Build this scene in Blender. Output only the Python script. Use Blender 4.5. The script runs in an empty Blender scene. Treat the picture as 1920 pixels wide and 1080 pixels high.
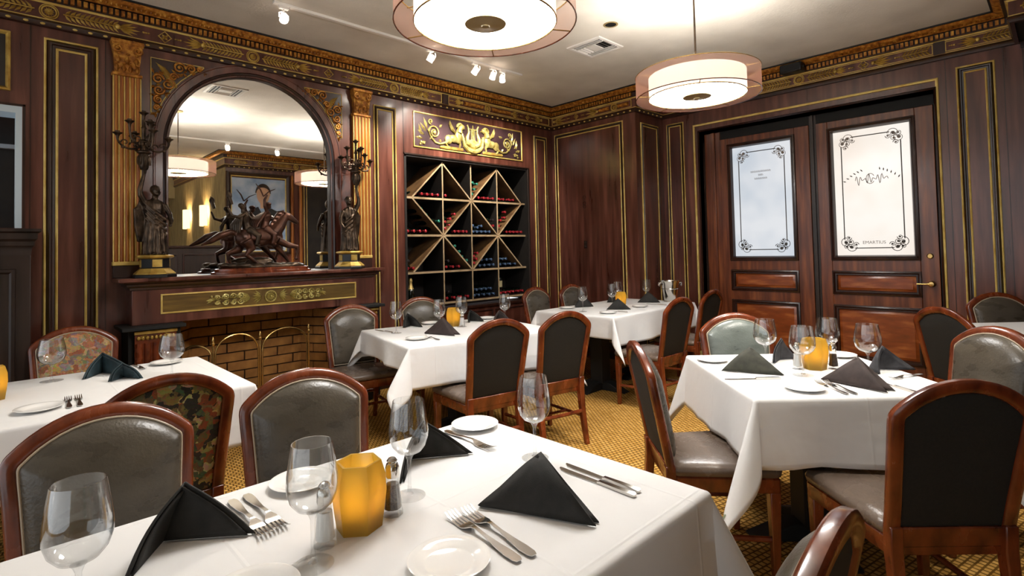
import bpy, bmesh, math, random
from math import pi, sin, cos, tan, radians, sqrt, hypot, atan2
from mathutils import Vector, Matrix

random.seed(7)
SC = bpy.context.scene
COL = SC.collection

# ------------------------------------------------------------------ camera
CAMH = 1.37
_yaw, _pit, _rol = radians(43.96), radians(1.752), radians(-1.302)
_f = Vector((sin(_yaw) * cos(_pit), cos(_yaw) * cos(_pit), sin(_pit)))
_r0 = Vector((cos(_yaw), -sin(_yaw), 0))
_u0 = _r0.cross(_f)
_r = cos(_rol) * _r0 + sin(_rol) * _u0
_u = -sin(_rol) * _r0 + cos(_rol) * _u0
cam = bpy.data.cameras.new('camera')
camo = bpy.data.objects.new('camera', cam)
COL.objects.link(camo)
camo.matrix_world = Matrix(((_r.x, _u.x, -_f.x, 0), (_r.y, _u.y, -_f.y, 0), (_r.z, _u.z, -_f.z, CAMH), (0, 0, 0, 1)))
cam.sensor_fit = 'HORIZONTAL'
cam.sensor_width = 36.0
cam.lens = 1000.95 / 1920 * 36.0
cam.shift_y = -(540 - 436.92) / 1920
cam.clip_start = 0.02
SC.camera = camo

# ------------------------------------------------------------------ world, exposure
W = bpy.data.worlds.new('world')
SC.world = W
W.use_nodes = True
W.node_tree.nodes['Background'].inputs[0].default_value = (0.93, 0.97, 1.0, 1)
W.node_tree.nodes['Background'].inputs[1].default_value = 0.55
SC.view_settings.view_transform = 'Standard'
SC.view_settings.look = 'None'
SC.view_settings.gamma = 1
SC.view_settings.use_curve_mapping = False
SC.view_settings.exposure = 1.32
SC.cycles.use_denoising = True
SC.cycles.max_bounces = 10
SC.cycles.diffuse_bounces = 4
SC.cycles.glossy_bounces = 5
SC.cycles.transmission_bounces = 10
SC.cycles.transparent_max_bounces = 24
SC.cycles.sample_clamp_indirect = 6
SC.cycles.caustics_reflective = False
SC.cycles.caustics_refractive = False

LAMP_L = 17.0      # radiance of the pendant diffusers
SPOT_W = 60.0      # track lamps
CANDLE_W = 0.026

# ------------------------------------------------------------------ materials
def hexc(h):
    h = h.lstrip('#')
    out = []
    for i in (0, 2, 4):
        c = int(h[i:i + 2], 16) / 255
        out.append(c / 12.92 if c <= 0.04045 else ((c + 0.055) / 1.055) ** 2.4)
    return tuple(out) + (1,)


def new_mat(name):
    m = bpy.data.materials.new(name)
    m.use_nodes = True
    return m, m.node_tree, m.node_tree.nodes['Principled BSDF']


def N(nt, t, **kw):
    n = nt.nodes.new(t)
    for k, v in kw.items():
        setattr(n, k, v)
    return n


def mat(name, col, rough=0.5, metal=0.0, spec=0.5, coat=0.0, **kw):
    m, nt, b = new_mat(name)
    b.inputs['Base Color'].default_value = hexc(col)
    b.inputs['Roughness'].default_value = rough
    b.inputs['Metallic'].default_value = metal
    b.inputs['Specular IOR Level'].default_value = spec
    b.inputs['Coat Weight'].default_value = coat
    for k, v in kw.items():
        b.inputs[k.replace('_', ' ')].default_value = v
    return m


def noise_mat(name, c1, c2, scale=(1, 1, 1), nscale=6.0, detail=5, rough=0.4, rough2=None, metal=0.0, coat=0.0,
              bump=0.0, bscale=None, c3=None, lo=0.28, hi=0.72, spec=0.5, dist=0.0):
    """two or three colours mixed by a stretched noise in object space, with an optional fine bump"""
    m, nt, b = new_mat(name)
    tc = N(nt, 'ShaderNodeTexCoord')
    mp = N(nt, 'ShaderNodeMapping')
    mp.inputs['Scale'].default_value = scale
    nt.links.new(tc.outputs['Object'], mp.inputs['Vector'])
    nz = N(nt, 'ShaderNodeTexNoise')
    nz.inputs['Scale'].default_value = nscale
    nz.inputs['Detail'].default_value = detail
    nz.inputs['Distortion'].default_value = dist
    nt.links.new(mp.outputs[0], nz.inputs['Vector'])
    cr = N(nt, 'ShaderNodeValToRGB')
    e = cr.color_ramp.elements
    e[0].position, e[0].color = lo, hexc(c1)
    e[1].position, e[1].color = hi, hexc(c2)
    if c3:
        x = e.new(0.5 * (lo + hi))
        x.color = hexc(c3)
    nt.links.new(nz.outputs['Fac'], cr.inputs['Fac'])
    nt.links.new(cr.outputs[0], b.inputs['Base Color'])
    b.inputs['Roughness'].default_value = rough
    b.inputs['Metallic'].default_value = metal
    b.inputs['Coat Weight'].default_value = coat
    b.inputs['Coat Roughness'].default_value = 0.15
    b.inputs['Specular IOR Level'].default_value = spec
    if rough2 is not None:
        mr = N(nt, 'ShaderNodeMapRange')
        mr.inputs[3].default_value = rough
        mr.inputs[4].default_value = rough2
        nt.links.new(nz.outputs['Fac'], mr.inputs[0])
        nt.links.new(mr.outputs[0], b.inputs['Roughness'])
    if bump:
        n2 = N(nt, 'ShaderNodeTexNoise')
        n2.inputs['Scale'].default_value = bscale or nscale * 8
        n2.inputs['Detail'].default_value = 4
        nt.links.new(mp.outputs[0] if bscale is None else tc.outputs['Object'], n2.inputs['Vector'])
        bp = N(nt, 'ShaderNodeBump')
        bp.inputs['Strength'].default_value = bump
        bp.inputs['Distance'].default_value = 0.004
        nt.links.new(n2.outputs['Fac'], bp.inputs['Height'])
        nt.links.new(bp.outputs[0], b.inputs['Normal'])
    return m


M = {}
M['wall_wood'] = noise_mat('mahogany_wall', '#3d1c13', '#764739', (7, 7, 0.6), 2.2, 7, 0.22, 0.38, coat=0.3, bump=0.05, c3='#572f24')
M['dark_wood'] = noise_mat('dark_walnut', '#17100c', '#33221a', (9, 9, 0.7), 2.5, 6, 0.30, 0.45, bump=0.05)
M['groove_wood'] = noise_mat('moulding_wood', '#1d0d09', '#3a1d13', (8, 8, 0.8), 2.2, 5, 0.25, 0.4, coat=0.2)
M['door_wood'] = noise_mat('door_mahogany', '#4a210f', '#8c4e26', (10, 10, 0.8), 2.4, 7, 0.25, 0.42, coat=0.2, bump=0.05, c3='#69341a')
M['door_panel_wood'] = noise_mat('door_panel_wood', '#6e3312', '#b56a33', (2, 2, 9), 2.0, 7, 0.25, 0.40, coat=0.2, c3='#8a4116')
M['chair_wood'] = noise_mat('cherry_chair_wood', '#42170a', '#843d1c', (6, 6, 3), 2.4, 5, 0.2, 0.32, coat=0.4)
M['carved_gold'] = noise_mat('aged_carved_gilding', '#6a3a12', '#d6a045', (1, 1, 1), 30, 4, 0.36, 0.5, metal=0.4, c3='#a86a22')
M['gilt'] = noise_mat('gilt', '#a07a30', '#dcbd66', (1, 1, 1), 14, 3, 0.34, 0.45, metal=0.5)
M['gilt_line'] = noise_mat('gilt_fillet', '#c29c46', '#e8d07e', (1, 1, 1), 9, 3, 0.38, 0.5, metal=0.2)
M['gilt_bright'] = noise_mat('bright_gilding', '#8d7730', '#d3c67e', (1, 1, 1), 22, 3, 0.34, 0.45, metal=0.4)
M['orange_gold'] = noise_mat('amber_gilded_wood', '#6e3410', '#c9842c', (30, 30, 0.9), 1.6, 5, 0.30, 0.42, metal=0.15, c3='#9c5a1c')
M['olive_gold'] = noise_mat('dull_gold_panel', '#4a3514', '#7c6128', (1.2, 4, 12), 3, 5, 0.35, 0.5, metal=0.2)
M['bronze'] = noise_mat('dark_bronze', '#1a1410', '#5e4c3c', (1, 1, 1), 18, 5, 0.26, 0.42, metal=0.75)
M['bronze_brown'] = noise_mat('brown_bronze', '#1f120d', '#6a4536', (1, 1, 1), 14, 5, 0.24, 0.38, metal=0.65)
M['brass'] = mat('brass', '#c9a566', 0.25, 0.9)
M['chrome'] = mat('steel', '#d9d6d0', 0.13, 1.0)
M['silver'] = mat('cutlery_steel', '#cfcac4', 0.16, 1.0)
M['ceiling'] = noise_mat('ceiling_plaster', '#cfc8bc', '#e2dcd1', (1, 1, 1), 2.5, 6, 0.9, bump=0.5, bscale=70)
M['white_trim'] = mat('white_enamel', '#e9e4de', 0.4)
M['black'] = mat('black_plastic', '#0b0b0d', 0.4)
M['black_matte'] = mat('black_stain_and_shade', '#070605', 0.7)
M['porcelain'] = mat('porcelain', '#f1efec', 0.10, coat=0.4)
M['leather'] = noise_mat('grey_brown_leather', '#453f36', '#585146', (1, 1, 2.0), 11, 8, 0.24, 0.32, bump=0.25, bscale=120)
M['teal_leather'] = noise_mat('grey_green_leather', '#5c635f', '#747c77', (1, 1, 2), 11, 8, 0.24, 0.34, bump=0.22, bscale=120)
M['seat_leather'] = noise_mat('seat_leather', '#5f5147', '#6b5d52', (1, 1, 1), 9, 6, 0.22, 0.32, bump=0.2, bscale=120)
M['back_fabric'] = noise_mat('dark_back_fabric', '#100e09', '#1a1710', (1, 1, 1), 120, 3, 0.85, bump=0.3, bscale=500)
M['piping'] = mat('cream_piping', '#b7a58d', 0.4)
M['napkin'] = noise_mat('black_napkin', '#191816', '#282623', (1, 1, 1), 30, 4, 0.85, bump=0.2, bscale=500)
M['napkin_brown'] = noise_mat('brown_black_napkin', '#2b211f', '#3d302d', (1, 1, 1), 30, 4, 0.8, bump=0.2, bscale=500)
M['napkin_green'] = noise_mat('grey_green_napkin', '#26271f', '#3a3a2f', (1, 1, 1), 30, 4, 0.8, bump=0.2, bscale=500)
M['napkin_slate'] = noise_mat('slate_napkin', '#25262a', '#3b3a3f', (1, 1, 1), 30, 4, 0.8, bump=0.2, bscale=500)
M['napkin_teal'] = noise_mat('teal_black_napkin', '#0f1a1e', '#2b4148', (1, 1, 1), 20, 4, 0.7, bump=0.2, bscale=500)
M['brick'] = noise_mat('firebrick', '#85552a', '#b98342', (1, 1, 1), 9, 5, 0.85, bump=0.4, bscale=60)
M['mortar'] = mat('sooty_mortar', '#2b1a0e', 0.95)
M['rack_wood'] = noise_mat('rack_edge_wood', '#8a7252', '#bda583', (3, 3, 3), 3, 5, 0.45)
M['rack_board'] = noise_mat('rack_board_wood', '#4a331f', '#7a5a38', (3, 3, 3), 3, 5, 0.5)
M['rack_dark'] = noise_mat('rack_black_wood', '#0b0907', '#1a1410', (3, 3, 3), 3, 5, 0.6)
M['wallpaper'] = noise_mat('ochre_wallpaper', '#7d6841', '#a48d5d', (3, 3, 1.0), 4, 6, 0.8)
M['green_drape'] = noise_mat('green_drape', '#3f4a1d', '#7a8a3e', (6, 6, 0.4), 3, 4, 0.9)
M['red_cap'] = mat('red_capsule', '#b03038', 0.22, 0.5)
M['blue_cap'] = mat('blue_capsule', '#5b7396', 0.2, 0.6)
M['green_cap'] = mat('green_capsule', '#3f8f78', 0.2, 0.6)
M['dark_cap'] = mat('black_capsule', '#3a3234', 0.2, 0.5)
M['gold_foil'] = mat('gold_foil', '#d2b673', 0.35, 0.6)
M['bottle_glass'] = mat('dark_bottle_glass', '#0d120c', 0.08, coat=0.3)
M['label_green'] = mat('care_label_fabric', '#c3d6bd', 0.7)
M['paper'] = mat('paper_label', '#d9cf9e', 0.7)
M['etch'] = mat('etched_line', '#3a3531', 0.6)
M['etch_faint'] = mat('etched_line_faint', '#8f8782', 0.7)
M['salt'] = mat('salt_grains', '#f4f2ee', 0.8)
M['pepper'] = noise_mat('pepper_grains', '#2e241b', '#6d5a45', (1, 1, 1), 260, 2, 0.8)
M['cream'] = mat('cream_plaster', '#c8b98f', 0.7)


def m_emit(name, col, strength, base=None):
    m, nt, b = new_mat(name)
    b.inputs['Base Color'].default_value = hexc(base or col)
    b.inputs['Emission Color'].default_value = hexc(col)
    b.inputs['Emission Strength'].default_value = strength
    b.inputs['Roughness'].default_value = 0.6
    return m


M['diffuser'] = m_emit('lit_diffuser', '#fffdfa', LAMP_L)
M['added_uplight'] = m_emit('added_uplight_glow', '#fffcf6', LAMP_L * 0.6)
M['drum'] = m_emit('lit_inner_drum', '#fff2de', 0.48)
M['bulb'] = m_emit('lit_bulb', '#fff6e8', 60.0)
M['flame'] = m_emit('candle_flame', '#ffd070', 25.0)
M['sconce_shade'] = m_emit('lit_sconce_shade', '#ffe2a0', 1.0)
M['boss'] = mat('diffuser_boss', '#8a7750', 0.4)


def m_glass(name, tint='#ffffff', rough=0.0, ior=1.45):
    m, nt, b = new_mat(name)
    nt.nodes.remove(b)
    out = nt.nodes['Material Output']
    g = N(nt, 'ShaderNodeBsdfGlass')
    g.inputs['Color'].default_value = hexc(tint)
    g.inputs['Roughness'].default_value = rough
    g.inputs['IOR'].default_value = ior
    nt.links.new(g.outputs[0], out.inputs[0])
    return m




def m_thin_glass(name, k, k0):
    """thin blown glass: clear face-on, mirror-like towards the edges"""
    m, nt, b = new_mat(name)
    nt.nodes.remove(b)
    out = nt.nodes['Material Output']
    tr = N(nt, 'ShaderNodeBsdfTransparent')
    tr.inputs[0].default_value = (0.97, 0.975, 0.975, 1)
    gl = N(nt, 'ShaderNodeBsdfGlossy')
    gl.inputs['Roughness'].default_value = 0.02
    lw = N(nt, 'ShaderNodeLayerWeight')
    pw = N(nt, 'ShaderNodeMath', operation='POWER')
    pw.inputs[1].default_value = 2.3
    nt.links.new(lw.outputs['Facing'], pw.inputs[0])
    ma = N(nt, 'ShaderNodeMath', operation='MULTIPLY_ADD')
    ma.inputs[1].default_value = k
    ma.inputs[2].default_value = k0
    nt.links.new(pw.outputs[0], ma.inputs[0])
    mx = N(nt, 'ShaderNodeMixShader')
    nt.links.new(ma.outputs[0], mx.inputs[0])
    nt.links.new(tr.outputs[0], mx.inputs[1])
    nt.links.new(gl.outputs[0], mx.inputs[2])
    nt.links.new(mx.outputs[0], out.inputs[0])
    return m


M['glass'] = m_thin_glass('clear_glass', .80, .075)
M['foot_glass'] = m_thin_glass('clear_foot_glass', .30, .05)
M['lamp_glass'] = m_emit('glowing_lamp_glass', '#fff1e4', 1.1)


def m_sheer(name, col, alpha, transl=0.5):
    """a sheer woven shade: part of the light passes straight through, the rest is scattered"""
    m, nt, b = new_mat(name)
    nt.nodes.remove(b)
    out = nt.nodes['Material Output']
    tr = N(nt, 'ShaderNodeBsdfTransparent')
    df = N(nt, 'ShaderNodeBsdfDiffuse')
    tl = N(nt, 'ShaderNodeBsdfTranslucent')
    for n in (df, tl):
        n.inputs[0].default_value = hexc(col)
    a = N(nt, 'ShaderNodeMixShader')
    a.inputs[0].default_value = transl
    nt.links.new(df.outputs[0], a.inputs[1])
    nt.links.new(tl.outputs[0], a.inputs[2])
    c = N(nt, 'ShaderNodeMixShader')
    c.inputs[0].default_value = alpha
    nt.links.new(tr.outputs[0], c.inputs[1])
    nt.links.new(a.outputs[0], c.inputs[2])
    nt.links.new(c.outputs[0], out.inputs[0])
    return m


M['organza'] = m_sheer('sheer_pink_organza', '#e8b5a5', 0.38, 0.5)
M['amber'] = m_sheer('amber_glass', '#e39a1c', 0.86, 0.55)


def m_amber():
    m, nt, b = new_mat('frosted_amber_glass')
    out = nt.nodes['Material Output']
    b.inputs['Base Color'].default_value = hexc('#bd9c44')
    b.inputs['Roughness'].default_value = 0.35
    tl = N(nt, 'ShaderNodeBsdfTranslucent')
    tl.inputs[0].default_value = hexc('#dcc672')
    mx = N(nt, 'ShaderNodeMixShader')
    mx.inputs[0].default_value = 0.6
    nt.links.new(b.outputs[0], mx.inputs[1])
    nt.links.new(tl.outputs[0], mx.inputs[2])
    nt.links.new(mx.outputs[0], out.inputs[0])
    return m


M['amber'] = m_amber()


def m_mirror():
    m, nt, b = new_mat('mirror_silvering')
    b.inputs['Base Color'].default_value = (0.92, 0.92, 0.90, 1)
    b.inputs['Metallic'].default_value = 1
    b.inputs['Roughness'].default_value = 0.01
    return m


M['mirror'] = m_mirror()


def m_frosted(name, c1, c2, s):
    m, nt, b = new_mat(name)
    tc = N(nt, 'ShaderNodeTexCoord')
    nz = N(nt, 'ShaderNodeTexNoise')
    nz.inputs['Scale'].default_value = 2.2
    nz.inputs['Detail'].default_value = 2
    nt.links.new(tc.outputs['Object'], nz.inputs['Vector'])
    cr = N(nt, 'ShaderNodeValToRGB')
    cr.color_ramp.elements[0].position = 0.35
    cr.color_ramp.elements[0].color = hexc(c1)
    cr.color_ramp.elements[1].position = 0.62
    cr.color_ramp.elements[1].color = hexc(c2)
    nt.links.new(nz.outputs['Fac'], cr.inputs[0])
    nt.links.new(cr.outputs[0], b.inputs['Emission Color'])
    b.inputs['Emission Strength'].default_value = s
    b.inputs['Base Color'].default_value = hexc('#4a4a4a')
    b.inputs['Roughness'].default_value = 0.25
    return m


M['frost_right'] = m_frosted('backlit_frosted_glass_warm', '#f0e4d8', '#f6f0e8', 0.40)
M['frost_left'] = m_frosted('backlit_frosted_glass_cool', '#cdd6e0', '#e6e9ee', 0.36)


def m_cloth():
    m, nt, b = new_mat('white_table_linen')
    b.inputs['Base Color'].default_value = hexc('#e2e1e0')
    b.inputs['Roughness'].default_value = 0.75
    b.inputs['Specular IOR Level'].default_value = 0.25
    tc = N(nt, 'ShaderNodeTexCoord')
    nz = N(nt, 'ShaderNodeTexNoise')
    nz.inputs['Scale'].default_value = 5
    nz.inputs['Detail'].default_value = 3
    nt.links.new(tc.outputs['Object'], nz.inputs['Vector'])
    # ironed creases every 0.42 m
    sx = N(nt, 'ShaderNodeSeparateXYZ')
    nt.links.new(tc.outputs['Object'], sx.inputs[0])
    prev = None
    for k in (0, 1):
        ad = N(nt, 'ShaderNodeMath', operation='PINGPONG')
        ad.inputs[1].default_value = 0.21
        nt.links.new(sx.outputs[k], ad.inputs[0])
        mr = N(nt, 'ShaderNodeMapRange')
        mr.inputs[1].default_value = 0.0
        mr.inputs[2].default_value = 0.006
        mr.inputs[3].default_value = 1.0
        mr.inputs[4].default_value = 0.0
        nt.links.new(ad.outputs[0], mr.inputs[0])
        prev = mr if prev is None else prev
        if k:
            mx = N(nt, 'ShaderNodeMath', operation='MAXIMUM')
            nt.links.new(prev.outputs[0], mx.inputs[0])
            nt.links.new(mr.outputs[0], mx.inputs[1])
    sm = N(nt, 'ShaderNodeMath', operation='MULTIPLY_ADD')
    sm.inputs[1].default_value = 0.10
    nt.links.new(mx.outputs[0], sm.inputs[0])
    nt.links.new(nz.outputs['Fac'], sm.inputs[2])
    bp = N(nt, 'ShaderNodeBump')
    bp.inputs['Strength'].default_value = 0.42
    bp.inputs['Distance'].default_value = 0.02
    nt.links.new(sm.outputs[0], bp.inputs['Height'])
    nt.links.new(bp.outputs[0], b.inputs['Normal'])
    return m


M['linen'] = m_cloth()


def m_carpet():
    m, nt, b = new_mat('woven_gold_carpet')
    tc = N(nt, 'ShaderNodeTexCoord')
    mp = N(nt, 'ShaderNodeMapping')
    mp.inputs['Rotation'].default_value = (0, 0, radians(12))
    nt.links.new(tc.outputs['Object'], mp.inputs['Vector'])
    br = N(nt, 'ShaderNodeTexBrick')
    br.inputs['Scale'].default_value = 14
    br.inputs['Color1'].default_value = hexc('#bf9552')
    br.inputs['Color2'].default_value = hexc('#a97f3c')
    br.inputs['Mortar'].default_value = hexc('#5f4319')
    br.inputs['Mortar Size'].default_value = 0.075
    br.inputs['Mortar Smooth'].default_value = 0.55
    br.inputs['Brick Width'].default_value = 0.42
    br.inputs['Row Height'].default_value = 0.42
    nt.links.new(mp.outputs[0], br.inputs['Vector'])
    nz = N(nt, 'ShaderNodeTexNoise')
    nz.inputs['Scale'].default_value = 3
    nt.links.new(tc.outputs['Object'], nz.inputs['Vector'])
    mx = N(nt, 'ShaderNodeMixRGB', blend_type='MULTIPLY')
    mx.inputs[0].default_value = 0.5
    nt.links.new(br.outputs[0], mx.inputs[1])
    nt.links.new(nz.outputs['Color'], mx.inputs[2])
    hs = N(nt, 'ShaderNodeHueSaturation')
    hs.inputs['Value'].default_value = 1.25
    nt.links.new(br.outputs[0], hs.inputs['Color'])
    nt.links.new(hs.outputs[0], b.inputs['Base Color'])
    b.inputs['Roughness'].default_value = 0.95
    b.inputs['Specular IOR Level'].default_value = 0.1
    bp = N(nt, 'ShaderNodeBump')
    bp.inputs['Strength'].default_value = 0.6
    bp.inputs['Distance'].default_value = 0.01
    nt.links.new(br.outputs['Fac'], bp.inputs['Height'])
    bp.invert = True
    nt.links.new(bp.outputs[0], b.inputs['Normal'])
    return m


M['carpet'] = m_carpet()


def m_tapestry(name, cols, scale):
    m, nt, b = new_mat(name)
    tc = N(nt, 'ShaderNodeTexCoord')
    nz = N(nt, 'ShaderNodeTexNoise')
    nz.inputs['Scale'].default_value = scale * 0.6
    nz.inputs['Detail'].default_value = 3
    nt.links.new(tc.outputs['Object'], nz.inputs['Vector'])
    vm = N(nt, 'ShaderNodeVectorMath', operation='MULTIPLY_ADD')
    vm.inputs[1].default_value = (0.10, 0.10, 0.10)
    nt.links.new(nz.outputs['Color'], vm.inputs[0])
    nt.links.new(tc.outputs['Object'], vm.inputs[2])
    vo = N(nt, 'ShaderNodeTexVoronoi')
    vo.inputs['Scale'].default_value = scale
    nt.links.new(vm.outputs[0], vo.inputs['Vector'])
    sp = N(nt, 'ShaderNodeSeparateColor')
    nt.links.new(vo.outputs['Color'], sp.inputs[0])
    cr = N(nt, 'ShaderNodeValToRGB')
    cr.color_ramp.interpolation = 'CONSTANT'
    for i, c in enumerate(cols):
        p = i / len(cols)
        e = cr.color_ramp.elements[i] if i < 2 else cr.color_ramp.elements.new(p)
        e.position = p
        e.color = hexc(c)
    nt.links.new(sp.outputs[0], cr.inputs[0])
    v2 = N(nt, 'ShaderNodeTexVoronoi')
    v2.inputs['Scale'].default_value = scale * 2.6
    nt.links.new(vm.outputs[0], v2.inputs['Vector'])
    mx = N(nt, 'ShaderNodeMixRGB', blend_type='OVERLAY')
    mx.inputs[0].default_value = 0.3
    nt.links.new(cr.outputs[0], mx.inputs[1])
    nt.links.new(v2.outputs['Color'], mx.inputs[2])
    nt.links.new(mx.outputs[0], b.inputs['Base Color'])
    b.inputs['Roughness'].default_value = 0.85
    return m


M['tapestry'] = m_tapestry('flowered_tapestry', ['#96603f', '#b48a60', '#86706c', '#b89c78', '#807a60', '#a3704c', '#968886', '#b0905a'], 34)
M['tapestry_dark'] = m_tapestry('vine_tapestry', ['#6a5a38', '#a08a50', '#2c2c24', '#8a4c2c', '#b8a878', '#4e5c40', '#7a6a40', '#34302a'], 34)


def m_portrait_sky():
    return noise_mat('painted_sky', '#6f8fb8', '#d5dbe4', (1, 1, 1), 2.6, 4, 0.6, c3='#a9bcd6')


M['paint_sky'] = m_portrait_sky()
M['paint_skin'] = mat('painted_skin', '#c9a184', 0.6)
M['paint_suit'] = mat('painted_suit', '#15161a', 0.6)
M['paint_hair'] = mat('painted_hair', '#2a1c14', 0.6)
M['blue_frame'] = mat('pale_blue_lit_frame', '#cddde8', 0.4)  # pale blue paint, made lighter to stand in for bluish light on it
M['panel_dark'] = noise_mat('painted_dark_panel', '#1c1c1c', '#36302a', (1, 1, 1), 5, 4, 0.4)
M['relief_ground'] = noise_mat('relief_ground', '#2a1a1c', '#4c3437', (1, 1, 1), 5, 4, 0.4)
# ------------------------------------------------------------------ mesh builder
class MB:
    def __init__(self, mtx=None):
        self.v, self.f = [], []
        self.m = mtx

    def add(self, vs, fs):
        b = len(self.v)
        if self.m is not None:
            m = self.m
            vs = [tuple(m @ Vector(p)) for p in vs]
        self.v += [tuple(p) for p in vs]
        self.f += [tuple(b + i for i in f) for f in fs]

    def box(self, x0, x1, y0, y1, z0, z1):
        x0, x1 = min(x0, x1), max(x0, x1)
        y0, y1 = min(y0, y1), max(y0, y1)
        z0, z1 = min(z0, z1), max(z0, z1)
        self.add([(x, y, z) for z in (z0, z1) for y in (y0, y1) for x in (x0, x1)],
                 [(0, 2, 3, 1), (4, 5, 7, 6), (0, 1, 5, 4), (2, 6, 7, 3), (0, 4, 6, 2), (1, 3, 7, 5)])

    def hexa(self, p):
        """eight corners, bottom ring then top ring (both counterclockwise from above)"""
        self.add(p, [(3, 2, 1, 0), (4, 5, 6, 7), (0, 1, 5, 4), (1, 2, 6, 5), (2, 3, 7, 6), (3, 0, 4, 7)])

    def lathe(self, prof, seg=24, c=(0, 0, 0), a0=0.0, closed=False, cap=True):
        vs, fs = [], []
        n = len(prof)
        for r, z in prof:
            for s in range(seg):
                a = a0 + 2 * pi * s / seg
                vs.append((c[0] + r * cos(a), c[1] + r * sin(a), c[2] + z))
        for i in range(n - 1 + (1 if closed else 0)):
            j = (i + 1) % n
            for s in range(seg):
                t = (s + 1) % seg
                fs.append((i * seg + s, i * seg + t, j * seg + t, j * seg + s))
        if cap and not closed:
            if prof[0][0] > 1e-6:
                fs.append(tuple(reversed(range(seg))))
            if prof[-1][0] > 1e-6:
                fs.append(tuple((n - 1) * seg + s for s in range(seg)))
        self.add(vs, fs)

    def tube(self, pts, r, seg=8, cap=True, closed=False, flat=1.0, up=None):
        pts = [Vector(p) for p in pts]
        n = len(pts)
        rs = r if isinstance(r, (list, tuple)) else [r] * n
        vs, fs = [], []
        prev = None
        for i, p in enumerate(pts):
            if closed:
                d = pts[(i + 1) % n] - pts[i - 1]
            else:
                d = pts[min(i + 1, n - 1)] - pts[max(i - 1, 0)]
            d = d.normalized() if d.length > 1e-9 else Vector((0, 0, 1))
            if prev is None:
                a = Vector(up) if up else (Vector((0, 0, 1)) if abs(d.z) < 0.9 else Vector((1, 0, 0)))
                x = d.cross(a).normalized()
            else:
                x = prev - d * prev.dot(d)
                x = x.normalized() if x.length > 1e-6 else d.orthogonal().normalized()
            prev = x
            y = x.cross(d)
            for s in range(seg):
                t = 2 * pi * s / seg
                vs.append(p + x * (rs[i] * cos(t)) + y * (rs[i] * sin(t) * flat))
        for i in range(n if closed else n - 1):
            j = (i + 1) % n
            for s in range(seg):
                t = (s + 1) % seg
                fs.append((i * seg + s, j * seg + s, j * seg + t, i * seg + t))
        if cap and not closed:
            fs.append(tuple(range(seg)))
            fs.append(tuple((n - 1) * seg + s for s in reversed(range(seg))))
        self.add(vs, fs)

    def ell(self, c, r, seg=12, rings=7, mtx=None):
        if not isinstance(r, (tuple, list)):
            r = (r, r, r)
        vs, fs = [], []
        R = mtx or Matrix.Identity(3)
        C0 = Vector(c)
        vs.append(C0 + R @ Vector((0, 0, -r[2])))
        for i in range(1, rings):
            t = -pi / 2 + pi * i / rings
            for s in range(seg):
                a = 2 * pi * s / seg
                vs.append(C0 + R @ Vector((r[0] * cos(t) * cos(a), r[1] * cos(t) * sin(a), r[2] * sin(t))))
        vs.append(C0 + R @ Vector((0, 0, r[2])))
        for s in range(seg):
            t = (s + 1) % seg
            fs.append((0, 1 + t, 1 + s))
            for i in range(rings - 2):
                a, b = 1 + i * seg, 1 + (i + 1) * seg
                fs.append((a + s, a + t, b + t, b + s))
            a = 1 + (rings - 2) * seg
            fs.append((a + s, a + t, len(vs) - 1))
        self.add(vs, fs)

    def prism(self, poly, n0, n1):
        """polygon in (u, v) extruded along the third axis"""
        k = len(poly)
        vs = [(p[0], p[1], n0) for p in poly] + [(p[0], p[1], n1) for p in poly]
        fs = [tuple(reversed(range(k))), tuple(range(k, 2 * k))]
        fs += [(i, (i + 1) % k, k + (i + 1) % k, k + i) for i in range(k)]
        self.add(vs, fs)

    def rings(self, rings, closed=True, caps=False):
        """list of equal-length point rings skinned together"""
        k = len(rings[0])
        vs = [p for r in rings for p in r]
        fs = []
        n = len(rings)
        for i in range(n - 1):
            for s in range(k if closed else k - 1):
                t = (s + 1) % k
                fs.append((i * k + s, i * k + t, (i + 1) * k + t, (i + 1) * k + s))
        if caps:
            fs.append(tuple(reversed(range(k))))
            fs.append(tuple((n - 1) * k + s for s in range(k)))
        self.add(vs, fs)

    def frame(self, u0, u1, v0, v1, prof):
        """mitred rectangular moulding; prof = [(inset, height)...] from outer to inner"""
        rings = [[(u0 + d, v0 + d, h), (u1 - d, v0 + d, h), (u1 - d, v1 - d, h), (u0 + d, v1 - d, h)] for d, h in prof]
        self.rings(rings)

    # ---- carved ornament in a (u, v, n) plane
    def leaf(self, u, v, ang, ln, wd, h, n0=0.0, bend=0.0):
        c, s = cos(ang), sin(ang)
        P = lambda x, y, z: (u + x * c - y * s, v + x * s + y * c, n0 + z)
        self.add([P(0, 0, 0), P(ln * 0.45, wd / 2 + bend * .5, 0), P(ln, bend, 0), P(ln * 0.45, -wd / 2 + bend * .5, 0), P(ln * 0.42, bend * .4, h), P(ln * 0.12, 0, h * .7)],
                 [(0, 5, 1), (5, 4, 1), (1, 4, 2), (2, 4, 3), (3, 4, 5), (3, 5, 0)])

    def scroll(self, u, v, r0, turns, a0, sgn=1, rt=0.006, n0=0.0, k=0.12, seg=6):
        pts, rs = [], []
        n = max(8, int(turns * 14))
        for i in range(n + 1):
            t = i / n
            r = r0 * (1 - t) + r0 * k * t
            a = a0 + sgn * 2 * pi * turns * t
            pts.append((u + r * cos(a), v + r * sin(a), n0 + rt * .5))
            rs.append(rt * (1 - 0.45 * t))
        self.tube(pts, rs, seg)
        self.ell((u, v, n0 + rt * .5), (r0 * k * 1.4, r0 * k * 1.4, rt * 1.3), 8, 5)

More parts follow.
